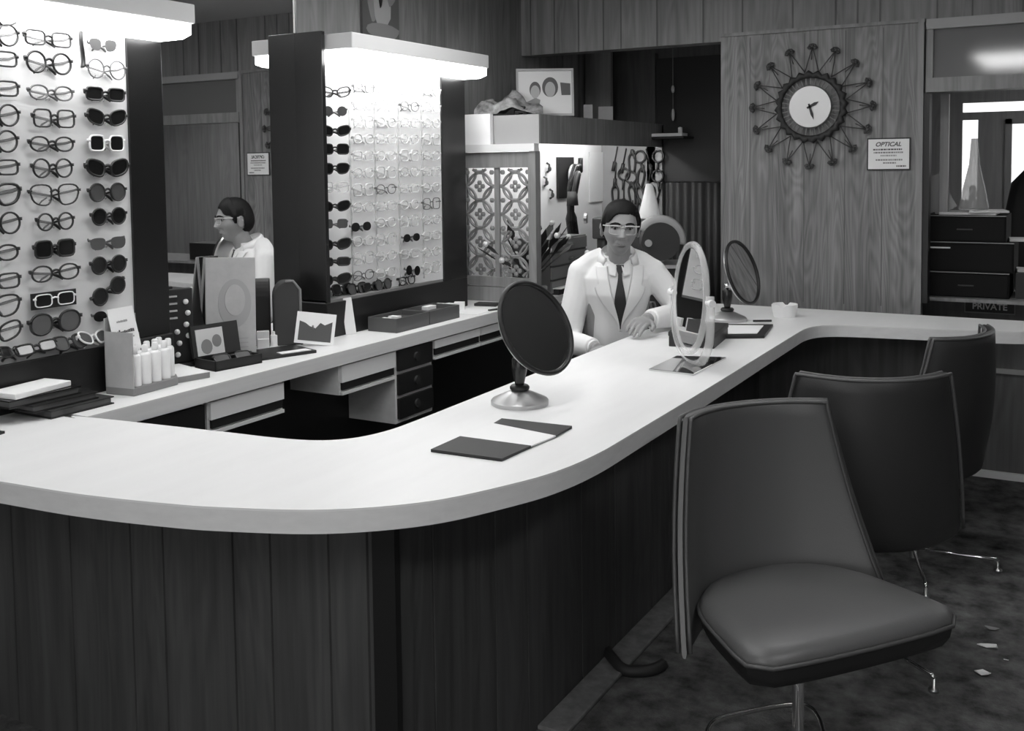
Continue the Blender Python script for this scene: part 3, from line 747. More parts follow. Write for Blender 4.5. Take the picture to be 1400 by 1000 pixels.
# ================================================================== THINGS ON THE COUNTER
def round_mirror(label, base, centre, n, rad, group):
    r = thing('vanity_mirror', label, 'mirror', (base[0], base[1], CZ), 0, group)
    b = B(); b.lathe([(.001, 0), (.072, 0), (.073, .010), (.070, .014), (.026, .034), (.02, .037), (.001, .037)], 40); put('base', b, 'brushed', r, auto=30, label='brushed metal base')
    b = B(); b.lathe([(.001, .036), (.022, .036), (.025, .040), (.025, .045), (.021, .049), (.001, .049)], 28); put('collar', b, 'black', r, smooth=True)
    c = Vector(centre)-Vector((base[0], base[1], CZ))
    F_ = Matrix.Translation(c) @ frame_from(n, Vector((0, 0, 1)))
    jt = F_ @ Vector((0, -rad*.55, -.020))
    b = B(); b.lathe([(.001, .048), (.011, .048), (.019, .085), (.019, .115), (.017, .118), (.001, .118)], 20); put('stem', b, 'black_gloss', r, auto=40)
    b = B(); b.tube([(0, 0, .116), (0, 0, .135), tuple(jt*.6+Vector((0, 0, .13))*.4), tuple(F_ @ Vector((0, 0, -.012)))], .007, 8); b.ball((0, 0, .133), .012, 12, 8); put('swivel', b, 'chrome', r, smooth=True)
    b = B(); b.lathe([(.001, -.012), (rad*.7, -.012), (rad-.004, -.008), (rad, -.003), (rad, .003), (.001, .003)], 56, T=F_)
    put('frame', b, 'frame_black' if False else 'steel', r, smooth=True, auto=35, label='thin metal rim')
    b = B(); b.tube([F_ @ Vector((rad*.992*math.cos(2*PI*k/56), rad*.992*math.sin(2*PI*k/56), .006)) for k in range(56)], .0062, 8, closed=True); put('bezel', b, 'black', r, smooth=True, label='black bezel')
    b = B(); b.lathe([(rad-.009, .0045), (.001, .0045)], 56, T=F_)
    me = B()
    me.ngon([F_ @ Vector(((rad-.008)*math.cos(2*PI*k/56), (rad-.008)*math.sin(2*PI*k/56), .005)) for k in range(56)])
    put('mirror_glass', me, 'mirror_dim', r)
    return r
bs = (-1.244, 2.235)
c_ = U(731.5, 449, 'y', 2.25)
round_mirror('nearest round table mirror on a brushed metal foot', bs, c_, cam_dir(.67, .36, .648, c_), .122, 'round table mirrors')
bs = (-1.20, 3.80)
c_ = U(1013.6, 373, 'y', 3.78)
round_mirror('farther round table mirror, in front of the wood partition', bs, c_, cam_dir(.865, .262, .427, c_), .122, 'round table mirrors')
# folder with a white sheet
r = thing('folder', 'open black folder holding a white sheet before the near round mirror', 'folder', (-1.12, 1.92, CZ))
L = [U(*q, 'z', CZ+.004) for q in ((589, 616), (629, 598), (726, 611), (686, 629))]
Q = [U(*q, 'z', CZ+.004) for q in ((675, 580), (686, 573.5), (782, 584), (760, 597))]
def slab(pts, z0, z1, m, name, root, **k):
    b = B(); b.prism([(p.x, p.y) for p in pts], z0, z1); return put(name, b, m, root, world=True, **k)
slab([L[0], L[3], Q[2], Q[1]], CZ, CZ+.003, 'black', 'cover', r)
slab([L[1], L[2], Q[3], Q[0]], CZ+.003, CZ+.006, 'paper', 'sheet', r, label='white sheet')
slab(L, CZ+.003, CZ+.0065, 'soft_black', 'flap', r); slab(Q, CZ+.003, CZ+.0065, 'soft_black', 'flap', r)
# oval mirror on acrylic stand
bc_ = U(940, 500, 'z', CZ)
r = thing('oval_mirror', 'oval mirror in a clear acrylic frame on a shiny plate', 'mirror', (bc_.x, bc_.y, CZ))
pl = [U(*q, 'z', CZ) for q in ((887, 507), (925, 489), (993, 491), (948, 514))]
slab(pl, CZ, CZ+.006, 'mirror_dim', 'base_plate', r, bevel=.001, label='mirror-bright base plate')
OVR = 14
oc = U(944, 407, 'y', bc_.y)
n = cam_dir(-.92, .05, .38, oc)
F_ = Matrix.Translation(oc) @ frame_from(n, Vector((0, 0, 1))) @ Matrix.Rotation(math.radians(OVR), 4, 'Z')
A_, Bm = .111, .152
def ell(s_, z, k, N=56): a = 2*PI*k/N; return F_ @ Vector((A_*s_*math.cos(a), Bm*s_*math.sin(a), z))
b = B(); b.ngon([ell(.97, .004, k) for k in range(56)]); put('mirror_glass', b, 'mirror', r, world=True)
b = B(); b.ngon([ell(.97, -.006, k) for k in range(56)]); put('mirror_back', b, 'mirror', r, world=True)
b = B(); b.tube([ell(1.05, 0, k) for k in range(56)], .0095, 10, closed=True, flat=(1, 1.1)); put('rim', b, 'acrylic', r, world=True, smooth=True, label='clear acrylic rim')
# U shaped strap
ax = (F_.to_3x3() @ Vector((1, 0, 0))); ax.z = 0; ax.normalize()
mid_ = Vector((oc.x, oc.y, 0)); W_ = A_*1.05+.022
strap = [mid_+ax*W_+Vector((0, 0, oc.z+.02)), mid_+ax*W_+Vector((0, 0, oc.z-.08)), mid_+ax*W_*.9+Vector((0, 0, CZ+.075)), mid_+ax*W_*.55+Vector((0, 0, CZ+.025)), mid_+Vector((0, 0, CZ+.012)),
         mid_-ax*W_*.55+Vector((0, 0, CZ+.025)), mid_-ax*W_*.9+Vector((0, 0, CZ+.075)), mid_-ax*W_+Vector((0, 0, oc.z-.08)), mid_-ax*W_+Vector((0, 0, oc.z+.02))]
b = B(); b.tube(spline(strap, 6), .013, 8, flat=(.3, 1.0)); put('stand', b, 'acrylic', r, world=True, smooth=True, label='clear acrylic U-shaped stand')
for sg in (1, -1):
    b = B(); q = mid_+ax*W_*sg+Vector((0, 0, oc.z)); b.cyl(q-ax*sg*.02, q+ax*sg*.016, .009, .011, 14); put('pivot_knob', b, 'white', r, world=True)
# black box, tray, ashtray, pen, paper
r = thing('black_box', 'low black box on the counter behind the oval mirror', 'box', (-1.14, 3.30, CZ), .12)
b = B(); b.box(-.075, .075, -.12, .12, 0, .034); put('box_body', b, 'black', r, bevel=.002)
b = B(); b.box(-.077, .077, -.122, .122, .034, .05); put('lid', b, 'soft_black', r, bevel=.003)
r = thing('frame_tray', 'flat black tray with a white insert beside the farther round mirror', 'tray', (-1.09, 3.55, CZ))
L = [U(*q, 'z', CZ) for q in ((966, 464), (981, 446.5), (1057, 447), (1045, 463))]
slab(L, CZ, CZ+.010, 'black', 'tray_body', r, bevel=.002)
c0 = sum(L, Vector())/4; slab([c0+(p-c0)*.70 for p in L], CZ+.010, CZ+.0115, 'paper', 'insert', r)
r = thing('ashtray', 'small white notched ashtray on the counter by the partition', 'ashtray', (-1.03, 3.99, CZ))
b = B(); N = 32; prof = [(.001, 0), (.042, 0), (.05, .05), (.046, .05), (.036, .012), (.001, .012)]
rs = []
for rr, z in prof:
    q = []
    for k in range(N):
        notch = .010 if (k % 8 in (0, 1) and z > .04) else 0
        a = 2*PI*k/N; q.append(Vector((rr*math.cos(a), rr*math.sin(a), z-notch)))
    rs.append(q)
b.rings(rs); put('bowl', b, 'white', r, auto=35)
b = B(); b.box(-.06, .06, -.045, .045, 0, .001); one('paper', b, 'paper', 'small white paper lying between round mirror and ashtray', 'paper', (-1.13, 3.88, CZ+.0005), .3)
b = B(); b.tube([(-.035, 0, .004), (.035, 0, .004)], .004, 8); one('pen', b, 'soft_black', 'short dark pen lying before the white ashtray', 'pen', (-1.07, 3.82, CZ), .5)
p = U(1, 594, 'z', CZ); b = B(); b.box(-.02, .004, -.008, .008, 0, .006); one('eraser', b, 'black', 'tiny black eraser on the counter at the left picture edge', 'eraser', (p.x, p.y, CZ), .2)

# ================================================================== CHAIRS
def make_chair(label, loc, rz, vin, group, name='swivel_chair', leg_off=32, loop=None):
    r = thing(name, label, 'chair', loc, rz, group)
    def outl(s_, z, n=36, crown=0):
        q = []
        for k in range(n):
            a = 2*PI*k/n; c, s0 = math.cos(a), math.sin(a); e = 9.0 if s0 < 0 else 2.6
            rr = (abs(c)**e+abs(s0)**e)**(-1/e); x, y = rr*c, rr*s0
            w = lerp(.273, .20, (y+1)/2); yy = y*.19-.02
            if y < 0: yy -= .010*(1-x*x)
            q.append(Vector((x*w*s_, yy*s_, z)))
        return q
    b = B(); b.rings([outl(.995, .424), outl(.99, .434), outl(.95, .447), outl(.85, .456), outl(.6, .461), outl(.3, .463)]); put('seat', b, vin, r, smooth=True)
    b = B(); b.rings([outl(.55, .356), outl(.84, .366), outl(.94, .380), outl(.985, .400), outl(1.0, .424)]); put('seat_shell', b, 'vinyl_shaded', r, smooth=True, auto=50, label='seat underside in vinyl darkened for shade')  # shade painted in with a darker copy of the vinyl
    b = B(); b.tube(outl(1.003, .425), .0045, 6, closed=True); put('piping', b, 'piping', r, smooth=True)
    def bp(u, v, off):
        z = lerp(.355, .825, v); w = lerp(.278, .192, v)
        y = .185+.035*v+.02*math.sin(v*PI)-lerp(.17, .075, v)*(abs(u)**2.2)
        n_ = Vector((2.2*lerp(.17, .075, v)*abs(u)**1.2*(1 if u > 0 else -1)/w, 1, 0)).normalized()
        return Vector((u*w, y, z + (-.004*(1-u*u) if v > .9 else 0)))+n_*off
    us = [-1+2*k/20 for k in range(21)]; vs = [0, .02, .1, .25, .4, .55, .7, .82, .92, .98, 1.0]
    rs = []
    for v in vs:
        t = .017 if .01 < v < .99 else .010
        edge = lambda u: t*(.30 if abs(u) > .99 else (.8 if abs(u) > .89 else 1))
        rs.append([bp(u, v, -edge(u)) for u in us]+[bp(u, v, edge(u)) for u in reversed(us)])
    b = B(); b.rings(rs); bk_ = put('backrest', b, vin, r, smooth=True, auto=60)
    for off in (-.013, .013):
        path = [bp(-1, v, off) for v in vs[1:-1]]+[bp(u, .995, off) for u in us]+[bp(1, v, off) for v in reversed(vs[1:-1])]
        b = B(); b.tube(path, .0048, 6); put('piping', b, 'piping' if vin == 'vinyl' else 'vinyl', bk_, smooth=True)
    b = B(); b.cyl((0, 0, .03), (0, 0, .33), .0125, .0125, 16); b.cyl((0, 0, .31), (0, 0, .336), .05, .09, 16); put('pedestal', b, 'chrome' if vin == 'vinyl' else 'brushed', r, smooth=True, auto=30)
    for k in range(4):
        a = math.radians(leg_off)+k*PI/2; d = Vector((math.cos(a), math.sin(a), 0))
        if loop: break
        b = B(); b.tube([d*.005+Vector((0, 0, .062)), d*.26+Vector((0, 0, .042)), d*.272+Vector((0, 0, .036))], .0065, 8); lg = put('leg', b, 'chrome', r, smooth=True)
        b = B(); b.lathe([(.001, 0), (.013, 0), (.014, .008), (.005, .012), (.005, .04), (.001, .04)], 14, T=Matrix.Translation(d*.268)); put('foot', b, 'steel', lg, smooth=True)
    if loop:
        W = r.matrix_basis.inverted()
        q = [W @ U(x_, y_, 'z', .045) for x_, y_ in loop]
        b = B(); b.tube(spline(q+[q[0], ], 5)[:-1], .0065, 8, closed=True); put('base_loop', b, 'chrome', r, smooth=True, label='bent chrome rod base')
        b = B(); b.lathe([(.001, 0), (.05, 0), (.05, .02), (.0125, .05), (.001, .05)], 20); put('foot', b, 'black', r, smooth=True, auto=40)
    return r
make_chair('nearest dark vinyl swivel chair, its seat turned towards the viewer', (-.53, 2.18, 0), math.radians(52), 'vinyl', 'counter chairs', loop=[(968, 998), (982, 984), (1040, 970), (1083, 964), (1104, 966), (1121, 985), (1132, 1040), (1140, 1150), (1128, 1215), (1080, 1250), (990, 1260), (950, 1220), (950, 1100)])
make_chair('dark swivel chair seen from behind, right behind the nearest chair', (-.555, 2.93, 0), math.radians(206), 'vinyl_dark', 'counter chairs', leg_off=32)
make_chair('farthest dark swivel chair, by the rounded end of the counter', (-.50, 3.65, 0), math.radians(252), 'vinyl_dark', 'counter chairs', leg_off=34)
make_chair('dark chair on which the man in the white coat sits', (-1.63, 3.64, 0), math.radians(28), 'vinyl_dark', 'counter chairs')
# litter on the carpet
for i, (px, py, s_) in enumerate(((1353, 886, .035), (1345, 924, .026), (1356, 862, .02), (1376, 907, .008))):
    p = U(px, py, 'z', 0); b = B()
    N = 7; c0 = [Vector((s_*(.6+.5*rnd.random())*math.cos(2*PI*k/N), s_*.5*(.6+.5*rnd.random())*math.sin(2*PI*k/N), .003+.008*rnd.random())) for k in range(N)]
    top = [v+Vector((0, 0, .002)) for v in c0]
    b.rings([c0, top]); one('paper_scrap', b, 'paper' if i in (0, 1, 3) else 'grey', 'crumpled pale paper scrap on the carpet right of the nearest chair, %s' % ('the largest', 'the lower one', 'the greyish one behind', 'the tiny one')[i], 'litter', (p.x, p.y, -.001), group='paper scraps on the carpet')

# ================================================================== CLOCK AND SIGNS
ck = thing('wall_clock', 'round sunburst wall clock with wire rays on the wood partition', 'clock', (-1.036, PY-.004, 1.617))
ck.scale = (1.045,)*3
YZ = Matrix(((1, 0, 0, 0), (0, 0, -1, 0), (0, 1, 0, 0), (0, 0, 0, 1)))   # lathe axis -> towards the room (-y)
b = B(); b.lathe([(.001, .02), (.085, .02), (.087, .026), (.083, .032), (.001, .0325)], 48, T=YZ); fc = put('clock_face', b, 'brushed', ck, auto=30, label='brushed silver dial')
b = B(); N = 96; rs = []
for (rr, z) in ((.118, .012), (.116, .022), (.128, .03), (.14, .024), (.142, .012)):
    rs.append([YZ @ Vector(((rr+(.007 if rr > .12 else 0)*math.sin(24*2*PI*k/N))*math.cos(2*PI*k/N), (rr+(.007 if rr > .12 else 0)*math.sin(24*2*PI*k/N))*math.sin(2*PI*k/N), z)) for k in range(N)])
b.rings(rs, cap=False); put('scalloped_ring', b, 'soft_black', ck, smooth=True)
b = B()
for k in range(36):
    a = 2*PI*k/36; b.tube([YZ @ Vector((.084*math.cos(a), .084*math.sin(a), .02)), YZ @ Vector((.12*math.cos(a), .12*math.sin(a), .018))], .0025, 5)
put('spokes', b, 'grey', ck)
for (ang, L_, w) in ((62, .040, .006), (163, .055, .0055)):
    a = math.radians(ang); d = Vector((math.sin(a), 0, math.cos(a))); s_ = Vector((d.z, 0, -d.x))
    b = B(); q = [d*-.012-s_*w*.6, d*L_*.6-s_*w, d*L_, d*L_*.6+s_*w, d*-.012+s_*w*.6]
    b.rings([[v+Vector((0, -.0345, 0)) for v in q], [v+Vector((0, -.037, 0)) for v in q]]); put('hand', b, 'black', ck)
for k in range(16):
    a = 2*PI*k/16+.02; d = Vector((math.sin(a), 0, math.cos(a))); s_ = Vector((d.z, 0, -d.x)); o = Vector((0, -.014, 0))
    b = B(); e = d*.238+o
    b.tube([d*.138+s_*.028+o, d*.2+s_*.012+o, e], .0022, 5); b.tube([d*.138-s_*.028+o, d*.2-s_*.012+o, e], .0022, 5)
    b.tube([d*.19+o-s_*.003, e], .0018, 5)
    for q in (-1, 0, 1): b.ball(e+s_*.011*q+d*(.006 if q == 0 else 0), (.008, .006, .008), 8, 6)
    b.tube([e+s_*.02+d*-.002, e+d*.012+s_*.012, e+d*.016, e+d*.012-s_*.012, e-s_*.02+d*-.002], .0028, 5)
    put('ray', b, 'charcoal', ck, smooth=True)
sg = thing('optical_sign', 'small white framed sign headed OPTICAL right of the clock', 'sign', (-.722, PY-.002, 1.412))
sg.scale = (1.04,)*3
b = B(); b.box(-.082, .082, -.006, 0, -.064, .064); put('sign_frame', b, 'soft_black', sg)
b = B(); b.box(-.077, .077, -.008, -.006, -.059, .059); bd = put('sign_board', b, 'paper', sg)
text('heading', 'OPTICAL', .024, 'print_ink', sg, (-.002, -.0085, .038), (PI/2, 0, 0), shear=.3, bold=.0006)
for k, (xa, xb, zz, m) in enumerate(((-.058, .052, .018, 'print_ink'), (-.056, .054, .006, 'grey'), (-.03, .03, -.006, 'grey_mid'), (-.048, .052, -.023, 'grey'), (-.02, .03, -.035, 'grey'), (.03, .066, -.048, 'print_ink'))):
    b = B(); x = xa
    while x < xb: w = rnd.uniform(.003, .010); b.box(x, min(x+w, xb), -.0086, -.008, zz-.003, zz+.003); x += w+.002
    put('small_print', b, m, bd)
pv = thing('private_sign', 'small black sign reading PRIVATE on the half wall ledge', 'sign', (-.365, 4.848, .748))
b = B(); b.box(-.098, .098, -.008, 0, -.027, .027); put('sign_board', b, 'black', pv); 
b = B(); [b.box(*q) for q in ((-.1, .1, -.010, -.006, .024, .029), (-.1, .1, -.010, -.006, -.029, -.024), (-.1, -.096, -.010, -.006, -.029, .029), (.096, .1, -.010, -.006, -.029, .029))]; put('sign_border', b, 'grey', pv)
text('lettering', 'PRIVATE', .037, 'white', pv, (0, -.0085, 0), (PI/2, 0, 0), bold=.0008)
# abstract painting above the far display
p = U(518, 20, 'x', -2.452)
r = thing('painting', 'dark vertical abstract painting on the wall above the far display', 'picture', (-2.46, 3.315, 1.92))
b = B(); b.box(.0, .012, -.125, .115, -.04, .35); put('canvas', b, 'grey_dark', r)
for k, (y, z, ry, rz_, m) in enumerate(((-.06, .17, .028, .14, 'photo_mid'), (0, .10, .05, .09, 'grey_mid'), (.06, .2, .035, .09, 'photo_mid'), (.0, -.0, .1, .03, 'grey'), (-.01, .14, .012, .045, 'black'))):
    b = B(); N = 14; q = [(y+ry*(1+.25*rnd.random())*math.cos(2*PI*j/N), z+rz_*(1+.2*rnd.random())*math.sin(2*PI*j/N)) for j in range(N)]
    b.prism(q, .012+k*.0006, .0128+k*.0006, T=Matrix(((0, 0, 1, 0), (1, 0, 0, 0), (0, 1, 0, 0), (0, 0, 0, 1)))); put('brush_shape', b, m, r)
# ================================================================== LAB BOOTH BEHIND THE LATTICE
HX = -2.08      # booth corner
lb = thing('lab_booth', 'wood lab booth with a boxed header over the workbench behind the man', 'booth', (-2.2, 4.5, CZ))
b = B(); b.box(HX-.02, HX, 3.95, 5.42, 1.478, 1.605); b.box(-2.455, HX-.02, 3.95, 5.42, 1.592, 1.605); put('header', b, 'wall_wood', lb, world=True)
b = B(); b.box(-2.455, HX, 3.935, 3.95, 1.478, 1.605); put('header_end', b, 'grey_mid', lb, world=True, label='end of the header, fixture light put into its pale grey')  # paler than the header wood: light from the fixture painted in
b = B(); b.box(-2.455, HX, 3.89, 3.935, 1.445, 1.478); put('ledge', b, 'card_light', lb, world=True)
b = B(); b.box(HX-.03, HX, 3.90, 3.945, CZ, 1.445); put('corner_post', b, 'mid_wood', lb, world=True)
b = B(); b.box(-2.455, HX-.03, 3.905, 3.93, CZ, .845); b.box(-2.455, HX-.03, 3.905, 3.93, .85, .89); put('lower_panel', b, 'mid_wood', lb, world=True)
b = B(); b.box(-2.455, HX-.03, 3.905, 3.93, 1.375, 1.443); put('upper_rail', b, 'mid_wood', lb, world=True)
# fretwork
b = B()
x0, x1, z0, z1 = -2.452, HX-.032, .89, 1.375
xm = (x0+x1)/2
def clipped_ring(cx, cz, r, w, lo, hi, n=26):
    pts = [(cx+r*math.cos(2*PI*k/n), cz+r*math.sin(2*PI*k/n)) for k in range(n+1)]
    for (ax_, az), (bx_, bz) in zip(pts, pts[1:]):
        if lo <= ax_ <= hi and lo <= bx_ <= hi and z0 <= az <= z1 and z0 <= bz <= z1:
            b.tube([(ax_, 3.918, az), (bx_, 3.918, bz)], w, 5)
for lo, hi in ((x0, xm-.012), (xm+.012, x1)):
    cw = hi-lo
    for i in range(-1, 9):
        for j in (0, 1, 2):
            cx, cz = lo+cw*j/2, z1-.02-i*.062
            if (i+j) % 2: continue
            clipped_ring(cx, cz, .060, .0068, lo, hi)
            for q in range(4):
                px_, pz_ = cx+.016*math.cos(q*PI/2), cz+.016*math.sin(q*PI/2)
                if lo < px_ < hi and z0 < pz_ < z1: b.ball((px_, 3.918, pz_), (.0125, .006, .0125), 8, 5)
b.box(xm-.012, xm+.012, 3.912, 3.926, z0, z1); b.box(x1-.012, x1, 3.912, 3.926, z0, z1); b.box(x0, x0+.006, 3.912, 3.926, z0, z1)
put('fretwork', b, 'mid_wood', lb, world=True, label='open quatrefoil fretwork')
b = B(); b.box(-2.455, -2.448, 3.95, 5.4, CZ, 1.592); put('rear_board', b, 'board_white', lb, world=True)
b = B(); b.box(-2.448, HX, 5.40, 5.42, CZ, 1.592); put('end_board', b, 'grey_mid', lb, world=True)
# lit tube under the header
r = thing('lab_lamp', 'fluorescent tube glowing under the lab booth header', 'light fixture', (-2.22, 4.62, 1.553))
b = B(); b.box(-.03, .03, -.6, .6, .018, .036); put('housing', b, 'white', r)
b = B(); b.cyl((0, -.58, .004), (0, .58, .004), .013, .013, 12); put('tube', b, 'tube_light', r, label='glowing tube')
# white carton on the ledge at the header's end
b = B(); b.box(-.07, .07, -.014, .014, 0, .135); one('carton', b, 'white', 'white square carton standing on the ledge above the lattice', 'box', (-2.375, 3.915, 1.478), .0, bevel=.002)
# things on top of the header
def U_(px, py, ax, v): return U(px, py, ax, v)
p = U(748, 160, 'x', -2.2)
r = thing('framed_photo', 'framed photo of two smiling people leaning on top of the lab booth', 'picture', (-2.175, 4.18, 1.607), math.radians(30))
r.scale = (1.08,)*3
T = Euler((-.16, .0, 0)).to_matrix().to_4x4() @ Matrix(((1, -.0, .0, 0), (0, 1, 0, 0), (0, 0, 1, 0), (0, 0, 0, 1)))
b = B(); w, h = .122, .205
for q in ((-w, w, -.008, .008, 0, .010), (-w, w, -.008, .008, h-.010, h), (-w, -w+.009, -.008, .008, .010, h-.010), (w-.009, w, -.008, .008, .010, h-.010)): b.box(*q, T=T)
put('frame', b, 'grey_mid', r)
b = B(); b.box(-w+.009, w-.009, -.003, .003, .010, h-.010, T=T); ph = put('photo_print', b, 'photo_light', r)
def flat(name, q, m, lvl, par):
    b = B(); b.prism(q, .003+.0006*lvl, .0036+.0006*lvl, T=T @ XZ); return put(name, b, m, par)
flat('shirt_shape', [(-.03, .012), (.105, .012), (.10, .07), (.055, .092), (.01, .09), (-.02, .06)], 'photo_light', 1, ph)
flat('hair_shape', disc(.022, .125, .034, .043, 0), 'photo_dark', 2, ph); flat('face_shape', disc(.022, .115, .022, .033, 0), 'grey_mid', 3, ph)
flat('hair_shape', disc(-.042, .115, .024, .034, 0), 'photo_dark', 2, ph); flat('face_shape', disc(-.042, .105, .019, .028, 0), 'grey_mid', 3, ph)
flat('dress_shape', [(-.11, .012), (-.03, .012), (-.02, .07), (-.04, .08), (-.08, .06), (-.11, .05)], 'photo_mid', 1, ph)
flat('window_shape', [(.07, .09), (.108, .09), (.108, .14), (.065, .145)], 'photo_dark', 1, ph)
# crumpled patterned cloth on the booth
def lump(label, name, cat, loc, size, m, seed, rz=0, n=18):
    q = random.Random(seed); b = B(); P = []
    for j in range(n+1):
        row = []
        for i in range(n+1):
            u, v = 2*i/n-1, 2*j/n-1; e = max(0, 1-(u*u+v*v)*.62)
            row.append(Vector((u*size[0], v*size[1], max(.0, size[2]*e*(.65+.45*math.sin(5*u+q.random()*.8+3*v)*math.cos(4*v-2*u)))) ))
        P.append(row)
    b.grid(P); o = one(name, b, m, label, cat, loc, rz, smooth=True); return o
mat('plaid', .24, .8, noise=.85, nscale=(26, 26, 26))
lump('crumpled patterned scarf heaped on the booth, left of the framed photo', 'scarf', 'scarf', (-2.30, 4.06, 1.606), (.155, .10, .115), 'plaid', 3, .5)
r = thing('toy_car', 'small dark toy vehicle with shiny lamp before the framed photo', 'toy', (-2.235, 4.06, 1.606), .4)
b = B(); b.box(-.03, .03, -.016, .016, .008, .03); b.box(-.016, .02, -.014, .014, .03, .045); put('body', b, 'black_gloss', r, bevel=.006, seg=3, smooth=True)
for k in range(4): b = B(); b.cyl((-.018+.036*(k % 2), -.017+.028*(k//2), .009), (-.018+.036*(k % 2), -.011+.028*(k//2), .009), .009, .009, 12); put('wheel', b, 'black', r)
for i, (px, w, lab) in enumerate(((804, .022, 'narrow pale card standing on the booth beside the framed photo'), (828, .036, 'wider pale card standing on the booth, farther from the framed photo'))):
    p = U(px, 160, 'x', -2.12); b = B(); b.box(-w, w, -.008, .008, 0, .068); o = one('card_stand', b, 'card_grey', lab, 'card', (-2.12, p.y, 1.6055), math.radians(25)); o.rotation_euler = (-.1, 0, math.radians(25))
# upright wood post and pale board beyond the booth top
b = B(); b.box(-2.455, -2.37, 4.93, 4.96, 1.606, 2.05); struct('trim_8', b, 'deep_wood')
b = B(); b.box(-2.455, -2.30, 5.2, 5.23, 1.606, 2.0); struct('trim_9', b, 'mid_wood')
# lab bench things ------------------------------------------------------
def P_(px, py, X): p = U(px, py, 'x', X); return p
# dark wall plate with white ring
a, c = P_(762, 215, -2.44), P_(784, 270, -2.44)
r = thing('tool_plate', 'tall black plate with a white oval ring on the bright lab wall', 'panel', (-2.447, (a.y+c.y)/2, c.z))
b = B(); b.box(0, .012, -(c.y-a.y)/2, (c.y-a.y)/2, 0, a.z-c.z); put('plate', b, 'black', r)
b = B(); b.tube([(.03, .05+.05*math.cos(2*PI*k/24), (a.z-c.z)*.55+.055*math.sin(2*PI*k/24)) for k in range(24)], .007, 6, closed=True); put('ring', b, 'white', r, smooth=True)
b = B(); b.cyl((.012, .05, (a.z-c.z)*.55), (.03, .05, (a.z-c.z)*.55), .03, .03, 12); put('hub', b, 'charcoal', r)
# lens edging machine: black column with arms
p = P_(797, 268, -2.33)
r = thing('lens_machine', 'black lens-checking machine with curved arms on the lab bench', 'machine', (-2.33, 4.78, CZ), .3)
b = B(); b.box(-.06, .06, -.07, .07, 0, .05); put('foot', b, 'soft_black', r, bevel=.008)
b = B(); b.tube(spline([(0, 0, .05), (0, .02, .2), (-.01, -.02, .36), (0, -.05, .5), (.02, -.01, .60)], 5), [.03]*10+[.02]*11, 10); put('column', b, 'black_gloss', r, smooth=True)
b = B(); b.tube(spline([(0, -.05, .5), (.04, -.1, .56), (.04, -.14, .52), (.03, -.15, .46)], 5), .016, 8); put('arm', b, 'black', r, smooth=True)
b = B(); b.tube(spline([(0, 0, .56), (.02, .08, .6), (.02, .13, .57), (.02, .14, .64)], 5), .013, 8); put('arm', b, 'black', r, smooth=True)
b = B(); b.cyl((.02, -.15, .40), (.02, -.15, .47), .03, .024, 14); put('lens_head', b, 'charcoal', r, smooth=True)
b = B(); b.cyl((.06, -.02, .33), (.075, -.02, .33), .03, .03, 14); put('dial', b, 'steel', r)
for i, (px, py) in enumerate(((748, 228), (752, 264), (744, 247))):
    p = P_(px, py, -2.44); b = B(); b.tube([(.004, 0, .02), (.018, .004, .01), (.02, .0, -.02), (.008, -.004, -.03)], .006, 6); b.ball((.016, .012, -.012), (.008, .014, .014), 8, 6)
    one('wall_hook', b, 'charcoal', ('small dark hook high on the bright lab wall near the lattice post', 'dark hook with a blob, lower on the bright lab wall', 'small dark hook closest to the lattice post')[i], 'hook', (-2.447, p.y, p.z), smooth=True)
# grey drawer stack on bench
a, c = P_(742, 300, -2.25), P_(790, 362, -2.25)
r = thing('drawer_stack', 'grey stack of shallow lens drawers on the lab bench behind the man', 'cabinet', (-2.26, 4.37, CZ))
b = B(); b.box(-.11, .09, -.17, .22, 0, .26); put('body', b, 'grey_dark', r)
for k in range(4):
    b = B(); b.box(.09, .098, -.165, .215, .008+k*.064, .062+k*.064); d = put('drawer', b, 'grey', r)
    b = B(); b.box(.098, .106, .005, .045, .028+k*.064, .038+k*.064); put('pull', b, 'steel', d)
# dark flowers / plants by the post
q = random.Random(5); r = thing('plant', 'dark leafy plant with pale blossoms behind the lattice post', 'plant', (-2.2, 4.06, CZ))
b = B(); b.lathe([(.001, 0), (.04, 0), (.05, .08), (.001, .08)], 16); put('pot', b, 'grey_dark', r, smooth=True, auto=40)
lv = B(); fl = B()
for k in range(46):
    a = q.random()*2*PI; t = q.random(); d = Vector((math.cos(a)*.7, math.sin(a)*.7, .3+1.3*q.random())).normalized(); base = Vector((0, 0, .08)); e = base+d*(.06+.22*t)
    s_ = d.cross(Vector((0, 0, 1))).normalized()*.022
    lv.rings([[e-d*.06, e+s_, e+d*.045, e-s_], [e-d*.06+Vector((0, 0, .002)), e+s_+Vector((0, 0, .002)), e+d*.045+Vector((0, 0, .002)), e-s_+Vector((0, 0, .002))]])
    if k % 4 == 0: fl.ball(e+d*.03, .014, 8, 6)
    if k < 12: lv.tube([base, e], .003, 5)
put('leaves', lv, 'soft_black', r); put('blossoms', fl, 'frame_pale', r, smooth=True)
# white wall boards in the lab
a, c = P_(806, 208, -2.44), P_(828, 275, -2.44)
r = thing('notice_board', 'bright white notice sheet hanging on the lab wall', 'notice', (-2.446, (a.y+c.y)/2, c.z))
b = B(); b.box(0, .006, -(c.y-a.y)/2, (c.y-a.y)/2, 0, a.z-c.z); put('sheet', b, 'white', r)
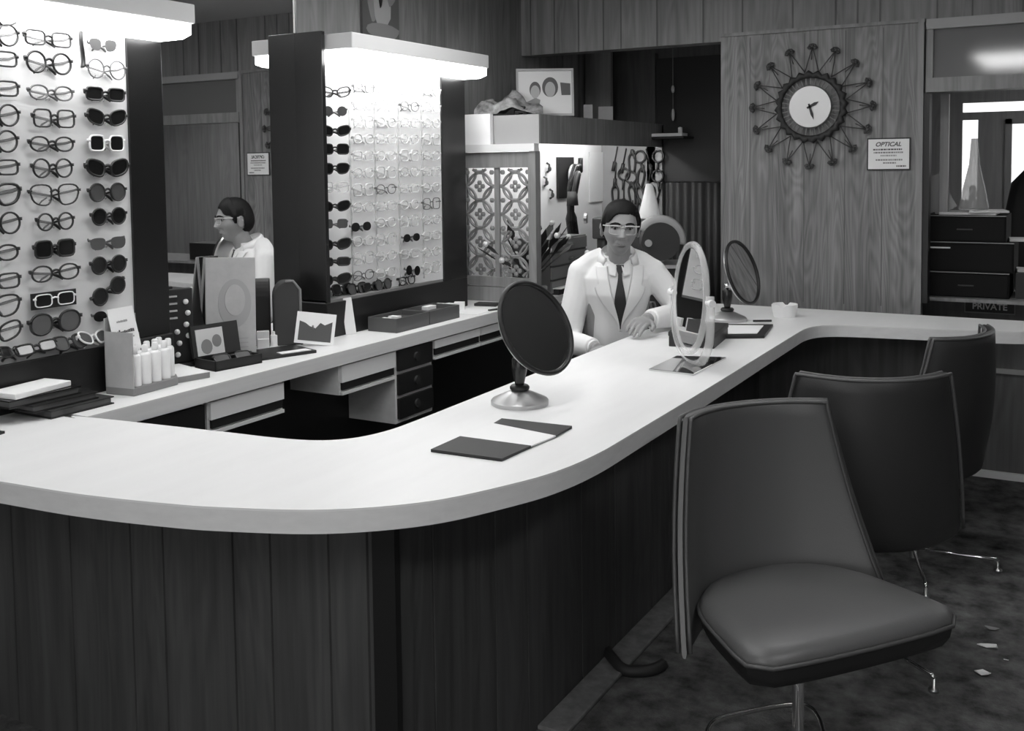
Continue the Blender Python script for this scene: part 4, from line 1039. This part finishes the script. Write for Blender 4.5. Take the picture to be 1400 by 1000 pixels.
# second machine: upright with chrome rods
r = thing('grinder_stand', 'dark bench machine with two chrome rods behind the man at left', 'machine', (-2.20, 4.86, CZ), .2)
b = B(); b.box(-.06, .06, -.08, .08, 0, .10); b.box(-.045, .045, -.05, .05, .22, .33); b.tube([(0, 0, .1), (0, 0, .23)], .03, 10); put('body', b, 'charcoal', r, bevel=.008)
for k in (-1, 1): b = B(); b.cyl((.05, .06*k, .02), (.05, .06*k, .25), .007, .007, 10); put('rod', b, 'chrome', r, smooth=True)
# worktop bits by the post
b = B(); b.box(-.055, .055, -.08, .08, 0, .028); one('paper_tray', b, 'soft_black', 'dark paper tray on the bench edge left of the man', 'tray', (-2.19, 4.30, CZ), 0, bevel=.003)
b = B(); b.box(-.06, .05, -.11, .12, 0, .004); one('paper', b, 'paper', 'white paper sheet on the dark tray left of the man', 'paper', (-2.18, 4.32, CZ+.0285), .1)
for i in range(3):
    p = P_((742, 749, 757)[i], (385, 386, 384)[i], -2.17); rr = (.012, .012, .022)[i]
    b = B(); b.lathe([(.001, 0), (rr, 0), (rr, .03+.012*i), (rr*.8, .034+.012*i), (.001, .034+.012*i)], 14); one('jar', b, 'bottle_glass' if i == 2 else 'card_light', ('small pale jar next to the lattice post', 'small pale jar, second from the lattice post', 'larger glass jar beside the two small pale jars')[i], 'jar', (-2.16, 4.0+.055*i, CZ), smooth=True)
# tools on the end board
def tool_mesh(k):
    b = B()
    if k % 3 == 0:
        for s_ in (-1, 1): b.tube(spline([(0, 0, .07), (s_*.006, 0, .05), (s_*.018, 0, .02), (s_*.012, 0, -.05)], 3), .006, 6)
        b.ball((0, 0, .055), (.012, .006, .018), 8, 6)
    elif k % 3 == 1: b.tube([(0, 0, .07), (0, 0, -.01)], .004, 6); b.tube([(0, 0, -.01), (0, 0, -.06)], .010, 8)
    else: b.tube([(.03*math.cos(t), 0, .03*math.sin(t)+.02) for t in [2*PI*j/14 for j in range(14)]], .006, 6, closed=True); b.tube([(0, 0, -.01), (0, 0, -.06)], .007, 6)
    return b.mesh(('pliers', 'screwdriver', 'ring_gauge')[k % 3], 'tool_dark', True)
tm = [tool_mesh(k) for k in range(3)]; tw = random.Random(11)
for j in range(5):
    for i in range(6):
        k = tw.randrange(3); o = bpy.data.objects.new(('pliers', 'screwdriver', 'ring_gauge')[k], tm[k]); COL.objects.link(o)
        o.location = (-2.36+i*.052, 5.392, 1.40-j*.098+tw.uniform(-.015, .015)); o.rotation_euler = (0, tw.uniform(-.3, .3), 0); o.scale = (1.1,)*3
        tag(o, 'dark %s hanging in the tool cluster of the lab, %s row, %s from left' % (('pliers', 'screwdriver', 'ring gauge')[k], ORD[j], ('first', 'second', 'third', 'fourth', 'fifth', 'sixth')[i]), 'tool', 'tools on the lab end board')
b = B(); b.box(-.05, .05, -.02, .02, 0, .022); one('paper_strip', b, 'white', 'bright white strip lying below the hanging tools', 'paper', (-2.17, 5.37, 1.09))
b = B(); b.box(-.09, .09, -.11, .12, 0, .31); one('cabinet', b, 'charcoal', 'tall dark cabinet under the hanging tools at the end of the bench', 'cabinet', (-2.19, 5.26, CZ))
# desk lamp with white cone
p = U(888, 295, 'y', 4.55)
r = thing('desk_lamp', 'lamp with tall white cone shade behind the man', 'lamp', (p.x, p.y, 0))
b = B(); b.lathe([(.001, .0), (.12, .0), (.12, .02), (.02, .035), (.015, p.z-.09), (.001, p.z-.09)], 20); put('pole', b, 'charcoal', r, auto=40)
b = B(); b.cyl((0, 0, p.z-.10), (0, 0, p.z-.012), .035, .042, 18); put('socket', b, 'grey', r, smooth=True, auto=40)
b = B(); b.lathe([(.055, p.z-.012), (.053, p.z), (.016, p.z+.15), (.012, p.z+.152), (.001, p.z+.152)], 24); put('lamp_shade', b, 'white', r, smooth=True, auto=60, label='white cone shade')
# round grinder right behind the shoulder
p = U(902, 330, 'y', 4.3)
r = thing('lens_grinder', 'dark round lens grinder with pale hood rim at the man\'s shoulder', 'machine', (p.x, p.y, 0), math.radians(28))
z = p.z
b = B(); b.box(-.13, .13, -.12, .12, 0, z-.11); put('cabinet', b, 'soft_black', r)
b = B(); b.box(-.14, .14, -.13, .13, z-.11, z-.095); put('table', b, 'steel', r)
b = B(); b.cyl((0, -.04, z), (0, .06, z), .085, .085, 32); put('drum', b, 'soft_black', r, smooth=True, auto=40)
b = B(); b.tube([(.092*math.cos(t), -.0, z+.092*math.sin(t)) for t in [lerp(-.15, 2.6, k/20) for k in range(21)]], .016, 8, flat=(1, 1.6)); put('hood', b, 'grey_mid', r, smooth=True, label='pale curved hood')
b = B(); b.cyl((-.055, -.05, z-.005), (-.055, -.04, z-.005), .016, .016, 16); put('knob', b, 'grey_mid', r)
# shelf, papers, pull cord against the black board
p = U(918, 185, 'y', 5.34)
r = thing('wall_shelf', 'thin shelf on the black board right of the lab booth', 'shelf', (p.x, 5.34, p.z-.02))
b = B(); b.box(-.1, .1, -.09, .08, 0, .012); put('board', b, 'black', r)
b = B(); b.box(-.09, .09, -.05, .05, 0, .016); one('paper_stack', b, 'white', 'bright stack of papers on the thin shelf right of the lab booth', 'paper', (p.x, 5.30, p.z-.0075), .05)
b = B(); b.lathe([(.001, 0), (.012, 0), (.012, .03), (.001, .034)], 10); one('jar', b, 'white', 'tiny white jar at the right end of the shelf papers', 'jar', (p.x+.065, 5.30, p.z+.009), smooth=True)
p = U(920, 122, 'y', 5.36)
r = thing('pull_cord', 'hanging lamp pull cord with two pale knobs before the black board', 'cord', (p.x, 5.36, p.z))
b = B(); b.cyl((0, 0, -.14), (0, 0, .22), .0025, .0025, 6); put('cord', b, 'grey', r)
for dz, h in ((0, .022), (-.14, .035)): b = B(); b.ball((0, 0, dz), (.010, .010, h), 10, 8); put('knob', b, 'frame_pale', r, smooth=True)
# pleated dark curtain
b = B(); rs = []
for z in (.55, 1.28):
    rs.append([Vector((lerp(-2.04, -1.40, k/120), 5.36+.012*math.sin(k*.78)+.006*math.sin(k*.31), z)) for k in range(121)])
b.grid(rs); o = put('curtain', b, 'curtain', None, smooth=True, solid=.004); tag(o, 'dark pleated curtain hanging between lab booth and wood partition', 'curtain'); 

# ================================================================== RIGHT SIDE, BEHIND THE HALF WALL
cw_ = [(-.60, -.275, .815, .92), (-.60, -.26, .9205, 1.045), (-.60, -.29, 1.0455, 1.155)]
for i, (x0, x1, z0, z1) in enumerate(cw_):
    r = thing('file_box', ('lowest of the three black file drawers above the private sign', 'middle one of the three black file drawers above the private sign', 'uppermost of the three black file drawers, under the papers')[i], 'file drawer', ((x0+x1)/2, 4.72, z0))
    hx = (x1-x0)/2; h = z1-z0
    b = B(); b.box(-hx, hx, -.12, .18, 0, h); put('body', b, 'black_matte', r, bevel=.002)
    b = B(); b.box(-hx+.006, hx-.006, -.127, -.12, .006, h-.010); d = put('drawer_front', b, 'black_matte', r)
    b = B(); b.box(-hx, hx, -.13, -.12, h-.004, h); put('edge_strip', b, 'grey', r)
    b = B(); b.box(-hx*.97, -hx*.4, -.131, -.127, h-.028, h-.022) if i == 1 else b.box(-.03, .03, -.131, -.127, h*.45, h*.5); put('label_holder', b, 'white' if i == 1 else 'charcoal', d)
# leaflets between drawers at the right
for i, (z, w) in enumerate(((1.046, .07), (.921, .09))):
    b = B(); b.box(0, w, -.05, .05, 0, .012); one('paper_stack', b, 'card_light', ('pale papers jutting beside the uppermost black file drawer', 'pale papers jutting beside the middle black file drawer')[i], 'paper', (-.286+i*.03, 4.72, z if i == 0 else z), .1)
b = B(); b.box(-.02, .3, -.1, .15, 0, .105); one('file_box', b, 'black', 'low black box right of the three black file drawers', 'file drawer', (-.235, 4.74, .8155))
# papers and tilted sheet on top
b = B(); b.box(-.13, .09, -.08, .1, 0, .010); b.box(-.03, .12, -.1, .06, .010, .018, T=Matrix.Rotation(.2, 4, 'Z')); one('paper_stack', b, 'card_light', 'untidy pale papers on top of the black file drawers', 'paper', (-.42, 4.72, 1.1555))
T = Matrix.Rotation(-.5, 4, 'Y'); b = B(); b.box(-.045, .045, -.003, .003, 0, .16, T=T); b.box(-.03, .05, -.02, .06, 0, .004)
o = one('desk_card', b, 'grey_mid', 'tilted grey card propped on the file drawers', 'card', (-.525, 4.70, 1.1665), .1)
r = thing('glass_vase', 'tall clear glass cone vase on the black file drawers', 'vase', (-.425, 4.74, 1.174))
b = B(); b.lathe([(.001, 0), (.058, 0), (.06, .01), (.045, .09), (.022, .19), (.014, .30), (.012, .30), (.02, .19), (.042, .09), (.05, .014), (.001, .012)], 28); put('glass', b, 'bottle_glass', r, smooth=True)
b = B(); [b.ball((.012*math.cos(k*2.1), .014*math.sin(k*1.7), .03+.012*k), .014, 8, 6) for k in range(6)]; put('pebbles', b, 'grey', r, smooth=True)
# dark coat on a stand at the right edge
r = thing('coat_stand', 'dark coat hanging on a stand at the right edge, before the bright window', 'coat stand', (-.20, 5.6, 0))
b = B(); b.cyl((0, 0, 0), (0, 0, 1.45), .018, .018, 10); b.lathe([(.001, 0), (.2, 0), (.2, .02), (.03, .05), (.001, .05)], 20); put('pole', b, 'soft_black', r, smooth=True, auto=40)
b = B(); rs = []
for z, rx, ry in ((.55, .16, .12), (.8, .17, .13), (1.1, .16, .12), (1.27, .13, .10), (1.34, .07, .07), (1.42, .05, .05), (1.46, .02, .02)):
    rs.append([Vector((rx*(1+.08*math.sin(5*t))*math.cos(t), ry*(1+.08*math.cos(4*t))*math.sin(t), z)) for t in [2*PI*k/28 for k in range(28)]])
b.rings(rs); put('coat', b, 'soft_black', r, smooth=True)

# ================================================================== LIGHT
def troffer(label, x, y, sx, sy, m='troffer_light'):  # ceiling panels out of view, mostly added to brighten the room
    r = thing('unseen_ceiling_light', label, 'light fixture', (x, y, CEIL), 0, 'ceiling lights')
    b = B(); [b.box(*q) for q in ((-sx-.03, sx+.03, -sy-.03, -sy, -.03, -.001), (-sx-.03, sx+.03, sy, sy+.03, -.03, -.001), (-sx-.03, -sx, -sy, sy, -.03, -.001), (sx, sx+.03, -sy, sy, -.03, -.001))]; put('frame', b, 'white', r)
    b = B(); b.box(-sx, sx, -sy, sy, -.02, -.004); put('diffuser', b, m, r)
troffer('unseen ceiling light added above the counter corner', -1.15, 1.7, .15, .42)  # unseen source added to light the countertop
troffer('unseen ceiling light added above the staff side', -1.72, 3.0, .13, .5)  # added to brighten worktop, coat and display boards
troffer('unseen ceiling light added above the far counter end', -.55, 3.1, .45, .13)  # unseen source added to light the far counter
troffer('ceiling light near the shop front', -.55, -.85, .3, .75)
troffer('unseen ceiling light added in the room beyond the half wall', 1.0, 5.6, .5, .16)  # added to brighten the far room
troffer('unseen ceiling light added above the customer side', .9, 1.2, .16, .6)  # added fill for the chairs and floor
w = bpy.data.worlds.new('world'); sc.world = w; w.use_nodes = True
w.node_tree.nodes['Background'].inputs['Color'].default_value = (.5, .5, .5, 1); w.node_tree.nodes['Background'].inputs['Strength'].default_value = .05
vs = sc.view_settings; vs.view_transform = 'Standard'; vs.look = 'None'; vs.gamma = 1; vs.use_curve_mapping = False; vs.exposure = 0.15
sc.cycles.max_bounces = 10; sc.cycles.transparent_max_bounces = 24; sc.cycles.sample_clamp_indirect = 4
# ================================================================== THE MAN
MS = 1.04
man = thing('person', 'man in a white coat, dark tie and glasses seated behind the counter', 'person', (-1.545, 3.528, .038), math.radians(24))
man.scale = (.855,)*3
def Zm(z): return .5+(z-.5)*1.38 if z > .5 else z
def smooth(t): t = max(0, min(1, t)); return t*t*(3-2*t)
def gau(x, s): return math.exp(-(x*x)/(2*s*s))
def head_pt(d):
    """surface of the head for a unit direction; local: -y is the face, x his left"""
    x, y, z = d
    e = 2.25
    r = (abs(x/.0745)**e+abs(y/.098)**e+abs(z/.122)**e)**(-1/e)
    p = Vector((x*r, y*r, z*r))
    front = smooth((-p.y-.005)/.06)
    if p.z < .0:
        t = smooth(-p.z/.115); p.x *= 1-.36*t
        if p.y > 0: p.y *= 1-.35*t
        else: p.y *= 1-.05*t
    if p.z > .03: p.y -= .004*front
    X, Z = p.x, p.z
    dy = 0
    if -.036 < Z < .03:
        k = (.03-Z)/.066; amp = .006+.029*k**1.2; wid = .0070+.0085*k
        if Z < -.026: amp *= max(0, (Z+.036)/.010)
        dy -= amp*gau(X, wid)
    for s in (-1, 1):
        dy += .0150*gau(X-s*.033, .014)*gau(Z-.014, .0105)
        dy -= .0065*gau(X-s*.030, .020)*gau(Z-.034, .006)
        dy += .0035*gau(abs(X)-.027+.35*(Z+.045), .004)*gau(Z+.045, .014)
        dy -= .0045*gau(X-s*.047, .016)*gau(Z+.014, .016)
        dy += .0035*gau(X-s*.05, .016)*gau(Z+.055, .02)
        dy -= .006*gau(X-s*.013, .006)*gau(Z+.031, .007)
    dy -= .0065*gau(X, .020)*gau(Z+.054, .006)
    dy -= .0062*gau(X, .017)*gau(Z+.068, .006)
    dy += .0050*gau(X, .024)*gau(Z+.061, .0026)
    dy += .0035*gau(X, .020)*gau(Z+.081, .006)
    dy -= .008*gau(X, .020)*gau(Z+.102, .012)
    p.y += dy*front
    return p
HC = Vector((.020, -.100, 1.293))           # head centre in the man's frame
HR = Euler((.04, .05, math.radians(6))).to_matrix()   # looks a little to his left
HS = .905
HX_ = 1.07
def hp(p): return HC+HR @ (Vector((p[0]*HX_, p[1], p[2]))*HS)
def dirs(nu, nv):
    for j in range(nv+1):
        a = PI*j/nv-PI/2
        yield [Vector((math.cos(a)*math.cos(2*PI*k/nu), math.cos(a)*math.sin(2*PI*k/nu), math.sin(a))) for k in range(nu)]
b = B()
rows = [[hp(head_pt(d)) for d in row] for row in list(dirs(120, 96))[1:-1]]
b.rings(rows)
for s in (-1, 1):      # ears
    T = Matrix.Translation(hp((s*.079, .012, -.004))) @ HR.to_4x4() @ Euler((-.12, 0, s*.45)).to_matrix().to_4x4()
    b.ball((0, 0, 0), (.007, .018, .031), 14, 12, T=T); b.tube([T @ Vector((s*.004, .016*math.cos(t)-.001, .028*math.sin(t))) for t in [lerp(-1.2, 3.0, k/14) for k in range(15)]], .0045, 6)
# neck, torso, limbs
b.tube([hp((0, .03, -.03)), hp((0, .025, -.09)), Vector((.012, -.045, 1.15)), Vector((.005, -.02, 1.09))], [.050, .050, .054, .07], 20)
def ring(z, cx, cy, rx, ry, n=32, e=2.4):
    q = []
    for k in range(n):
        a = 2*PI*k/n; c, s = math.cos(a), math.sin(a); r = (abs(c)**e+abs(s)**e)**(-1/e); q.append(Vector((cx+rx*r*c, cy+ry*r*s, z)))
    return q
TOR = [(.46, 0, .10, .155, .12), (.56, 0, .09, .145, .115), (.68, 0, .065, .135, .105), (.80, 0, .03, .145, .108), (.88, .003, .0, .15, .105), (.93, .005, -.015, .13, .085), (.96, .006, -.022, .09, .065), (.978, .008, -.03, .06, .05)]
b.rings([ring(Zm(q[0]), *q[1:]) for q in TOR])
SH_ = {-1: [Vector((-.150, .0, 1.098)), Vector((-.212, -.05, .80)), Vector((-.085, -.22, .80))], 1: [Vector((.162, -.012, 1.098)), Vector((.295, -.03, .920)), Vector((.125, -.265, .930))]}
for s in (-1, 1):
    S0, E0, W0 = SH_[s]; b.tube([S0, lerp(S0, E0, .5), E0], [.052, .047, .040], 12); b.tube([E0, lerp(E0, W0, .4), W0], [.040, .036, .025], 12)
    b.ball(S0, .052); b.ball(E0, .041)
    H0 = Vector((s*.095, .06, .50)); K0 = Vector((s*.11, -.33, .50)); F0 = Vector((s*.11, -.30, .03)); b.tube([H0, K0], [.085, .058], 14); b.ball(K0, .058); b.tube([K0, F0], [.054, .036], 12); b.ball(H0, .085)
    b.box(s*.11-.04, s*.11+.04, -.44, -.24, -.043, .03)
# hands
def hand(W0, fwd, up, side, curl):
    """palm and five fingers; side=+1 when the thumb lies towards cross(up, fwd)"""
    fwd = fwd.normalized(); lat = up.cross(fwd).normalized()*side; up = fwd.cross(lat).normalized()*side
    if up.z < 0: up = -up
    pc = W0+fwd*.045
    T = Matrix(((lat.x, fwd.x, up.x, pc.x), (lat.y, fwd.y, up.y, pc.y), (lat.z, fwd.z, up.z, pc.z), (0, 0, 0, 1)))
    b.ball((0, 0, 0), (.040, .050, .015), 16, 12, T=T); b.tube([W0-fwd*.03, W0+fwd*.02], [.026, .027], 12)
    for i, (o, L) in enumerate(((.030, .072), (.011, .080), (-.009, .074), (-.028, .058))):
        r0 = pc+lat*o+fwd*.035; c = curl+.06*i
        d1 = (fwd*math.cos(c*.4)-up*math.sin(c*.4)+lat*(o*1.2)).normalized(); d2 = (fwd*math.cos(c)-up*math.sin(c)).normalized(); d3 = (fwd*math.cos(c*1.6)-up*math.sin(c*1.6)).normalized()
        p1 = r0+d1*L*.48; p2 = p1+d2*L*.32; p3 = p2+d3*L*.24
        b.tube([r0-fwd*.015, r0, p1, p2, p3], [.0095, .0098, .0088, .008, .0062], 10); b.ball(p3, .0062, 10, 8)
    t0 = pc+lat*.030-fwd*.022; t1 = t0+(lat*.62+fwd*.75-up*.1).normalized()*.038; t2 = t1+(fwd*.95+lat*.12-up*.15).normalized()*.030
    b.tube([t0-lat*.01, t0, t1, t2], [.012, .0125, .0105, .008], 10); b.ball(t2, .008, 10, 8)
hand(SH_[1][2], Vector((-.36, -.85, -.06)), Vector((.25, -.1, 1)), -1 if False else 1, .45)
hand(SH_[-1][2], Vector((.28, -.62, -.02)), Vector((-.3, 0, 1)), -1, .35)
def remeshed(name, bld, mname, parent, voxel, smooth_n=0, fac=.5):
    tmp = bpy.data.objects.new('tmp', bld.mesh('tmp', mname, True)); COL.objects.link(tmp)
    d = tmp.modifiers.new('r', 'REMESH'); d.mode = 'VOXEL'; d.voxel_size = voxel; d.use_smooth_shade = True
    if smooth_n: s = tmp.modifiers.new('s', 'SMOOTH'); s.iterations = smooth_n; s.factor = fac
    dg = bpy.context.evaluated_depsgraph_get(); me = bpy.data.meshes.new_from_object(tmp.evaluated_get(dg))
    bpy.data.objects.remove(tmp); me.name = name
    me.materials.clear(); me.materials.append(M[mname]); me.polygons.foreach_set('use_smooth', [True]*len(me.polygons))
    o = bpy.data.objects.new(name, me); COL.objects.link(o); o.parent = parent; return o
remeshed('body', b, 'skin', man, .0032, 2, .3)
# ---- hair: a thick cap that follows the skull
def hair_mask(p):
    """p in head space"""
    x, y, z = p
    t = smooth((y+.095)/.19)              # 0 front .. 1 back
    line = lerp(.080-.034*smooth((x+.01)/-.06) - .012*smooth((abs(x)-.03)/.03), -.085, smooth((y+.055)/.125))
    if abs(x) > .05 and -.045 < y < -.005: line = min(line, lerp(.045, -.012, smooth((y+.05)/.03)))
    if abs(x) > .06 and -.005 <= y < .035: line = max(line, .024)
    return z-line
b = B(); bo = []; NU, NV = 120, 90
grid_ = [[d for d in row] for row in list(dirs(NU, NV))[1:-1]]
vsI, vsO, msk = [], [], []
for row in grid_:
    a_, c_, m_ = [], [], []
    for d in row:
        p = head_pt(d); n = Vector((p.x/.075**2, p.y/.098**2, p.z/.122**2)).normalized()
        m = hair_mask(p); th = .004+.013*smooth(m/.05)+.004*smooth((p.z-.06)/.05)+.0025*math.sin(40*p.x+25*p.y+9*p.z)*smooth(m/.03)
        if p.z > .05 and p.y < -.02: th += .007*smooth((p.x+.07)/.05)*smooth((.06-p.x)/.1)
        a_.append(hp(p-n*.006)); c_.append(hp(p+n*th)); m_.append(m > 0)
    vsI.append([b.bm.verts.new(q) for q in a_]); vsO.append([b.bm.verts.new(q) for q in c_]); msk.append(m_)
R_n = len(grid_)
def inq(j, k): return 0 <= j < R_n-1 and all((msk[j][k], msk[j+1][k], msk[j][(k+1) % NU], msk[j+1][(k+1) % NU]))
for j in range(R_n-1):
    for k in range(NU):
        if not inq(j, k): continue
        k1 = (k+1) % NU
        b.bm.faces.new((vsO[j][k], vsO[j][k1], vsO[j+1][k1], vsO[j+1][k])); b.bm.faces.new((vsI[j][k], vsI[j+1][k], vsI[j+1][k1], vsI[j][k1]))
        if not inq(j-1, k): b.bm.faces.new((vsO[j][k], vsI[j][k], vsI[j][k1], vsO[j][k1])) if j > 0 or True else None
        if not inq(j+1, k): b.bm.faces.new((vsO[j+1][k], vsO[j+1][k1], vsI[j+1][k1], vsI[j+1][k]))
        if not inq(j, k-1): b.bm.faces.new((vsO[j][k], vsO[j+1][k], vsI[j+1][k], vsI[j][k]))
        if not inq(j, k1): b.bm.faces.new((vsO[j][k1], vsI[j][k1], vsI[j+1][k1], vsO[j+1][k1]))
bmesh.ops.delete(b.bm, geom=[v for v in b.bm.verts if not v.link_faces], context='VERTS')
put('hair', b, 'hair', man, smooth=True)
# ---- eyes, brows, lips
for s in (-1, 1):
    b = B(); b.ball(hp((s*.033, -.0745, .013)), .0088, 16, 12); e = put('eye', b, 'eye_white', man, smooth=True)
    b = B(); b.ball(hp((s*.033+.001, -.0815, .013)), .0052, 12, 8); put('iris', b, 'black', e, smooth=True)
    def on(x, z, off=.0012):
        q = Vector((x, -.095, z)); best = None
        lo, hi = .3, 1.3
        d = Vector((x, -.09, z)).normalized()
        for _ in range(6):
            p = head_pt(d); d = (d+Vector((x-p.x, 0, z-p.z))*6).normalized()
        p = head_pt(d); return hp(p+Vector((0, -off, 0)))
    b = B(); b.tube([on(s*x, z, .002) for x, z in ((.012, .033), (.022, .0375), (.034, .0385), (.046, .036), (.054, .030))], [.0036, .0052, .0052, .0042, .002], 6); put('eyebrow', b, 'hair', man, smooth=True)
    b = B(); b.tube([on(s*x, z, .0) for x, z in ((.020, .016), (.027, .0205), (.035, .021), (.042, .0185), (.047, .014))], .0022, 6); put('eyelid', b, 'skin_dark', man, smooth=True)
b = B(); b.tube([on(x, z, -.001) for x, z in ((-.027, -.0590), (-.012, -.0605), (0, -.062), (.012, -.0605), (.027, -.0590))], [.0010, .0026, .0030, .0026, .0010], 6); put('mouth', b, 'skin_dark', man, smooth=True)
b = B(); b.tube([on(x, z, -.0012) for x, z in ((-.018, -.0685), (-.008, -.070), (.008, -.070), (.018, -.0685))], [.0015, .0042, .0042, .0015], 8); put('lower_lip', b, 'lip', man, smooth=True)
# ---- his eyeglasses
gl = B()
for s in (-1, 1):
    o = [(x, z) for x, z in lens_outline('square', .052, .040, 26)]
    gl.tube([hp((s*.0325+x, -.1075+.010*(abs(s*.0325+x)/.06)**2, .008+z)) for x, z in o], .0011, 6, closed=True)
    gl.tube([hp((s*.0325+x, -.1085+.010*(abs(s*.0325+x)/.06)**2, .027)) for x in (-.024, -.012, 0, .012, .024)], .0026, 6)
    gl.tube([hp((s*.058, -.099, .026)), hp((s*.072, -.085, .025)), hp((s*.079, -.03, .022)), hp((s*.080, .012, .020)), hp((s*.078, .03, .0))], .0027, 6)
gl.tube([hp((-.012, -.107, .020)), hp((0, -.111, .023)), hp((.012, -.107, .020))], .0022, 6)
go = put('spectacles', gl, 'frame_pale', man, smooth=True)
# ---- clothes
cb_ = B()
COAT = [(.40, 0, .09, .185, .15), (.56, 0, .085, .150, .14), (.68, .006, .060, .122, .130), (.80, .008, .03, .126, .130), (.87, .006, .0, .148, .124), (.92, .005, -.014, .152, .102), (.95, .006, -.02, .118, .080), (.976, .008, -.025, .082, .066)]
cb_.rings([ring(Zm(q[0]), *q[1:], n=40) for q in COAT])
for s in (-1, 1):
    S0, E0, W0 = SH_[s]; wr = lerp(E0, W0, .90)
    cb_.tube([lerp(S0, Vector((0, 0, 1.06)), .25), S0, lerp(S0, E0, .5), E0], [.058, .062, .060, .054], 14); cb_.ball(S0, .061); cb_.ball(E0, .054)
    cb_.tube([E0, lerp(E0, W0, .5), wr], [.054, .049, .042], 14)
    cb_.tube([Vector((s*.048, .022, 1.168)), lerp(Vector((s*.048, .022, 1.168)), S0, .5)+Vector((0, 0, .010)), S0+Vector((0, 0, .006))], [.046, .052, .054], 12)
# back and sides of the collar
coat = remeshed('white_coat', cb_, 'coat', man, .006, 4, .5)
from mathutils.bvhtree import BVHTree
bvh = BVHTree.FromPolygons([v.co for v in coat.data.vertices], [tuple(p.vertices) for p in coat.data.polygons])
def chest(x, z, off):
    h = bvh.ray_cast(Vector((x, -.6, z)), Vector((0, 1, 0)))
    y = h[0].y if h[0] is not None else -.05
    return Vector((x, y-off, z))
def patch(name, edgeL, edgeR, z0, z1, off, m, n=14, nz=22, th=.004, **k):
    """cloth laid on the chest between two curves x(z)"""
    b = B(); P = []
    for j in range(nz+1):
        z = lerp(z0, z1, j/nz); xl, xr = edgeL(z), edgeR(z)
        P.append([chest(lerp(xl, xr, i/n), z, off) for i in range(n+1)])
    # smooth the depth a little
    b.grid(P); return put(name, b, m, man, smooth=True, solid=th, **k)
XC = .018; ZV = .862; ZN = 1.140
vl = lambda z: XC-.002-.052*smooth((z-ZV)/(ZN-ZV))**.8
vr = lambda z: XC+.002+.052*smooth((z-ZV)/(ZN-ZV))**.8
patch('shirt', vl, vr, ZV, ZN+.004, .004, 'shirt', th=.003)
tw_ = lambda z: .008+.017*smooth((1.105-z)/.13) if z < 1.105 else lerp(.008, .016, smooth((z-1.105)/.02))
patch('necktie', lambda z: XC-min(tw_(z), (vr(z)-vl(z))/2), lambda z: XC+min(tw_(z), (vr(z)-vl(z))/2), ZV+.002, ZN+.002, .010, 'tie', n=6, th=.006)
# lapels
for s in (-1, 1):
    ed = (lambda z: vl(z)) if s < 0 else (lambda z: vr(z))
    def outer(z, s=s, ed=ed):
        t = (z-ZV)/(ZN-ZV); w = .004+.062*smooth(t/.62) if t < .66 else (.066-.018*smooth((t-.66)/.04) if t < .72 else .048+.004*(t-.72))
        return ed(z)+s*w
    f1, f2 = (outer, ed) if s < 0 else (ed, outer)
    patch('lapel', f1, f2, ZV-.01, ZN-.004, .010, 'coat', n=8, nz=44, th=.005)
# shirt collar: two points and a band round the neck
b = B(); N = 28
for j, (rr, z) in enumerate(((.066, .975), (.064, 1.012))): pass
cb2 = []
for (rx, ry, z, dy) in ((.068, .062, 1.126, -.030), (.064, .058, 1.148, -.036), (.060, .056, 1.176, -.045)):
    cb2.append([Vector((.011+rx*math.sin(t), dy-ry*math.cos(t)+(.0), z+(.014*(1-math.cos(t))/2))) for t in [lerp(.22, 2*PI-.22, k/N) for k in range(N+1)]])
b.grid(cb2); col_ = put('shirt_collar', b, 'shirt', man, smooth=True, solid=.004)
for s in (-1, 1):
    b = B(); P = []
    for j in range(7):
        t = j/6; row = []
        for i in range(5):
            u = i/4
            a = Vector((XC-.004+s*lerp(.010, .052, u), -.108+.035*u, lerp(1.137, 1.172, u))); e = Vector((XC+s*lerp(.018, .046, u), 0, lerp(1.092, 1.108, u*.6)))
            e = chest(e.x, e.z, .015); row.append(lerp(a, e, t))
        P.append(row)
    b.grid(P); put('collar_point', b, 'shirt', col_, smooth=True, solid=.003)
b = B(); P = []
for (rx, ry, z, dy, rise) in ((.088, .080, 1.150, -.022, .03), (.080, .074, 1.178, -.028, .036), (.074, .069, 1.196, -.033, .042), (.080, .075, 1.190, -.030, .040), (.094, .088, 1.160, -.022, .032)):
    P.append([Vector((.011+rx*math.sin(t), dy-ry*math.cos(t), z-.035+rise*(1-math.cos(t))/1.3)) for t in [lerp(.75, 2*PI-.75, k/30) for k in range(31)]])
b.grid(P); put('coat_collar', b, 'coat', man, smooth=True, solid=.004)
# pocket line and cuffs
for s in (-1, 1):
    S0, E0, W0 = SH_[s]; d = (W0-E0).normalized(); q = lerp(E0, W0, .90); b = B(); b.tube([q-d*.01, q+d*.012], [.036, .033], 16); put('shirt_cuff', b, 'shirt', man, smooth=True, auto=40)
0 and patch('breast_pocket', lambda z: .085, lambda z: .145, .935, .985, .006, 'coat', n=6, nz=8, th=.003)
# trousers and shoes (hidden behind the counter)
b = B()
for s in (-1, 1):
    H0 = Vector((s*.095, .06, .50)); K0 = Vector((s*.11, -.33, .50)); F0 = Vector((s*.11, -.30, .09)); b.tube([H0, K0], [.10, .072], 14); b.ball(K0, .072); b.tube([K0, F0], [.07, .06], 12); b.ball(H0, .10)
remeshed('trousers', b, 'charcoal', man, .012, 2)
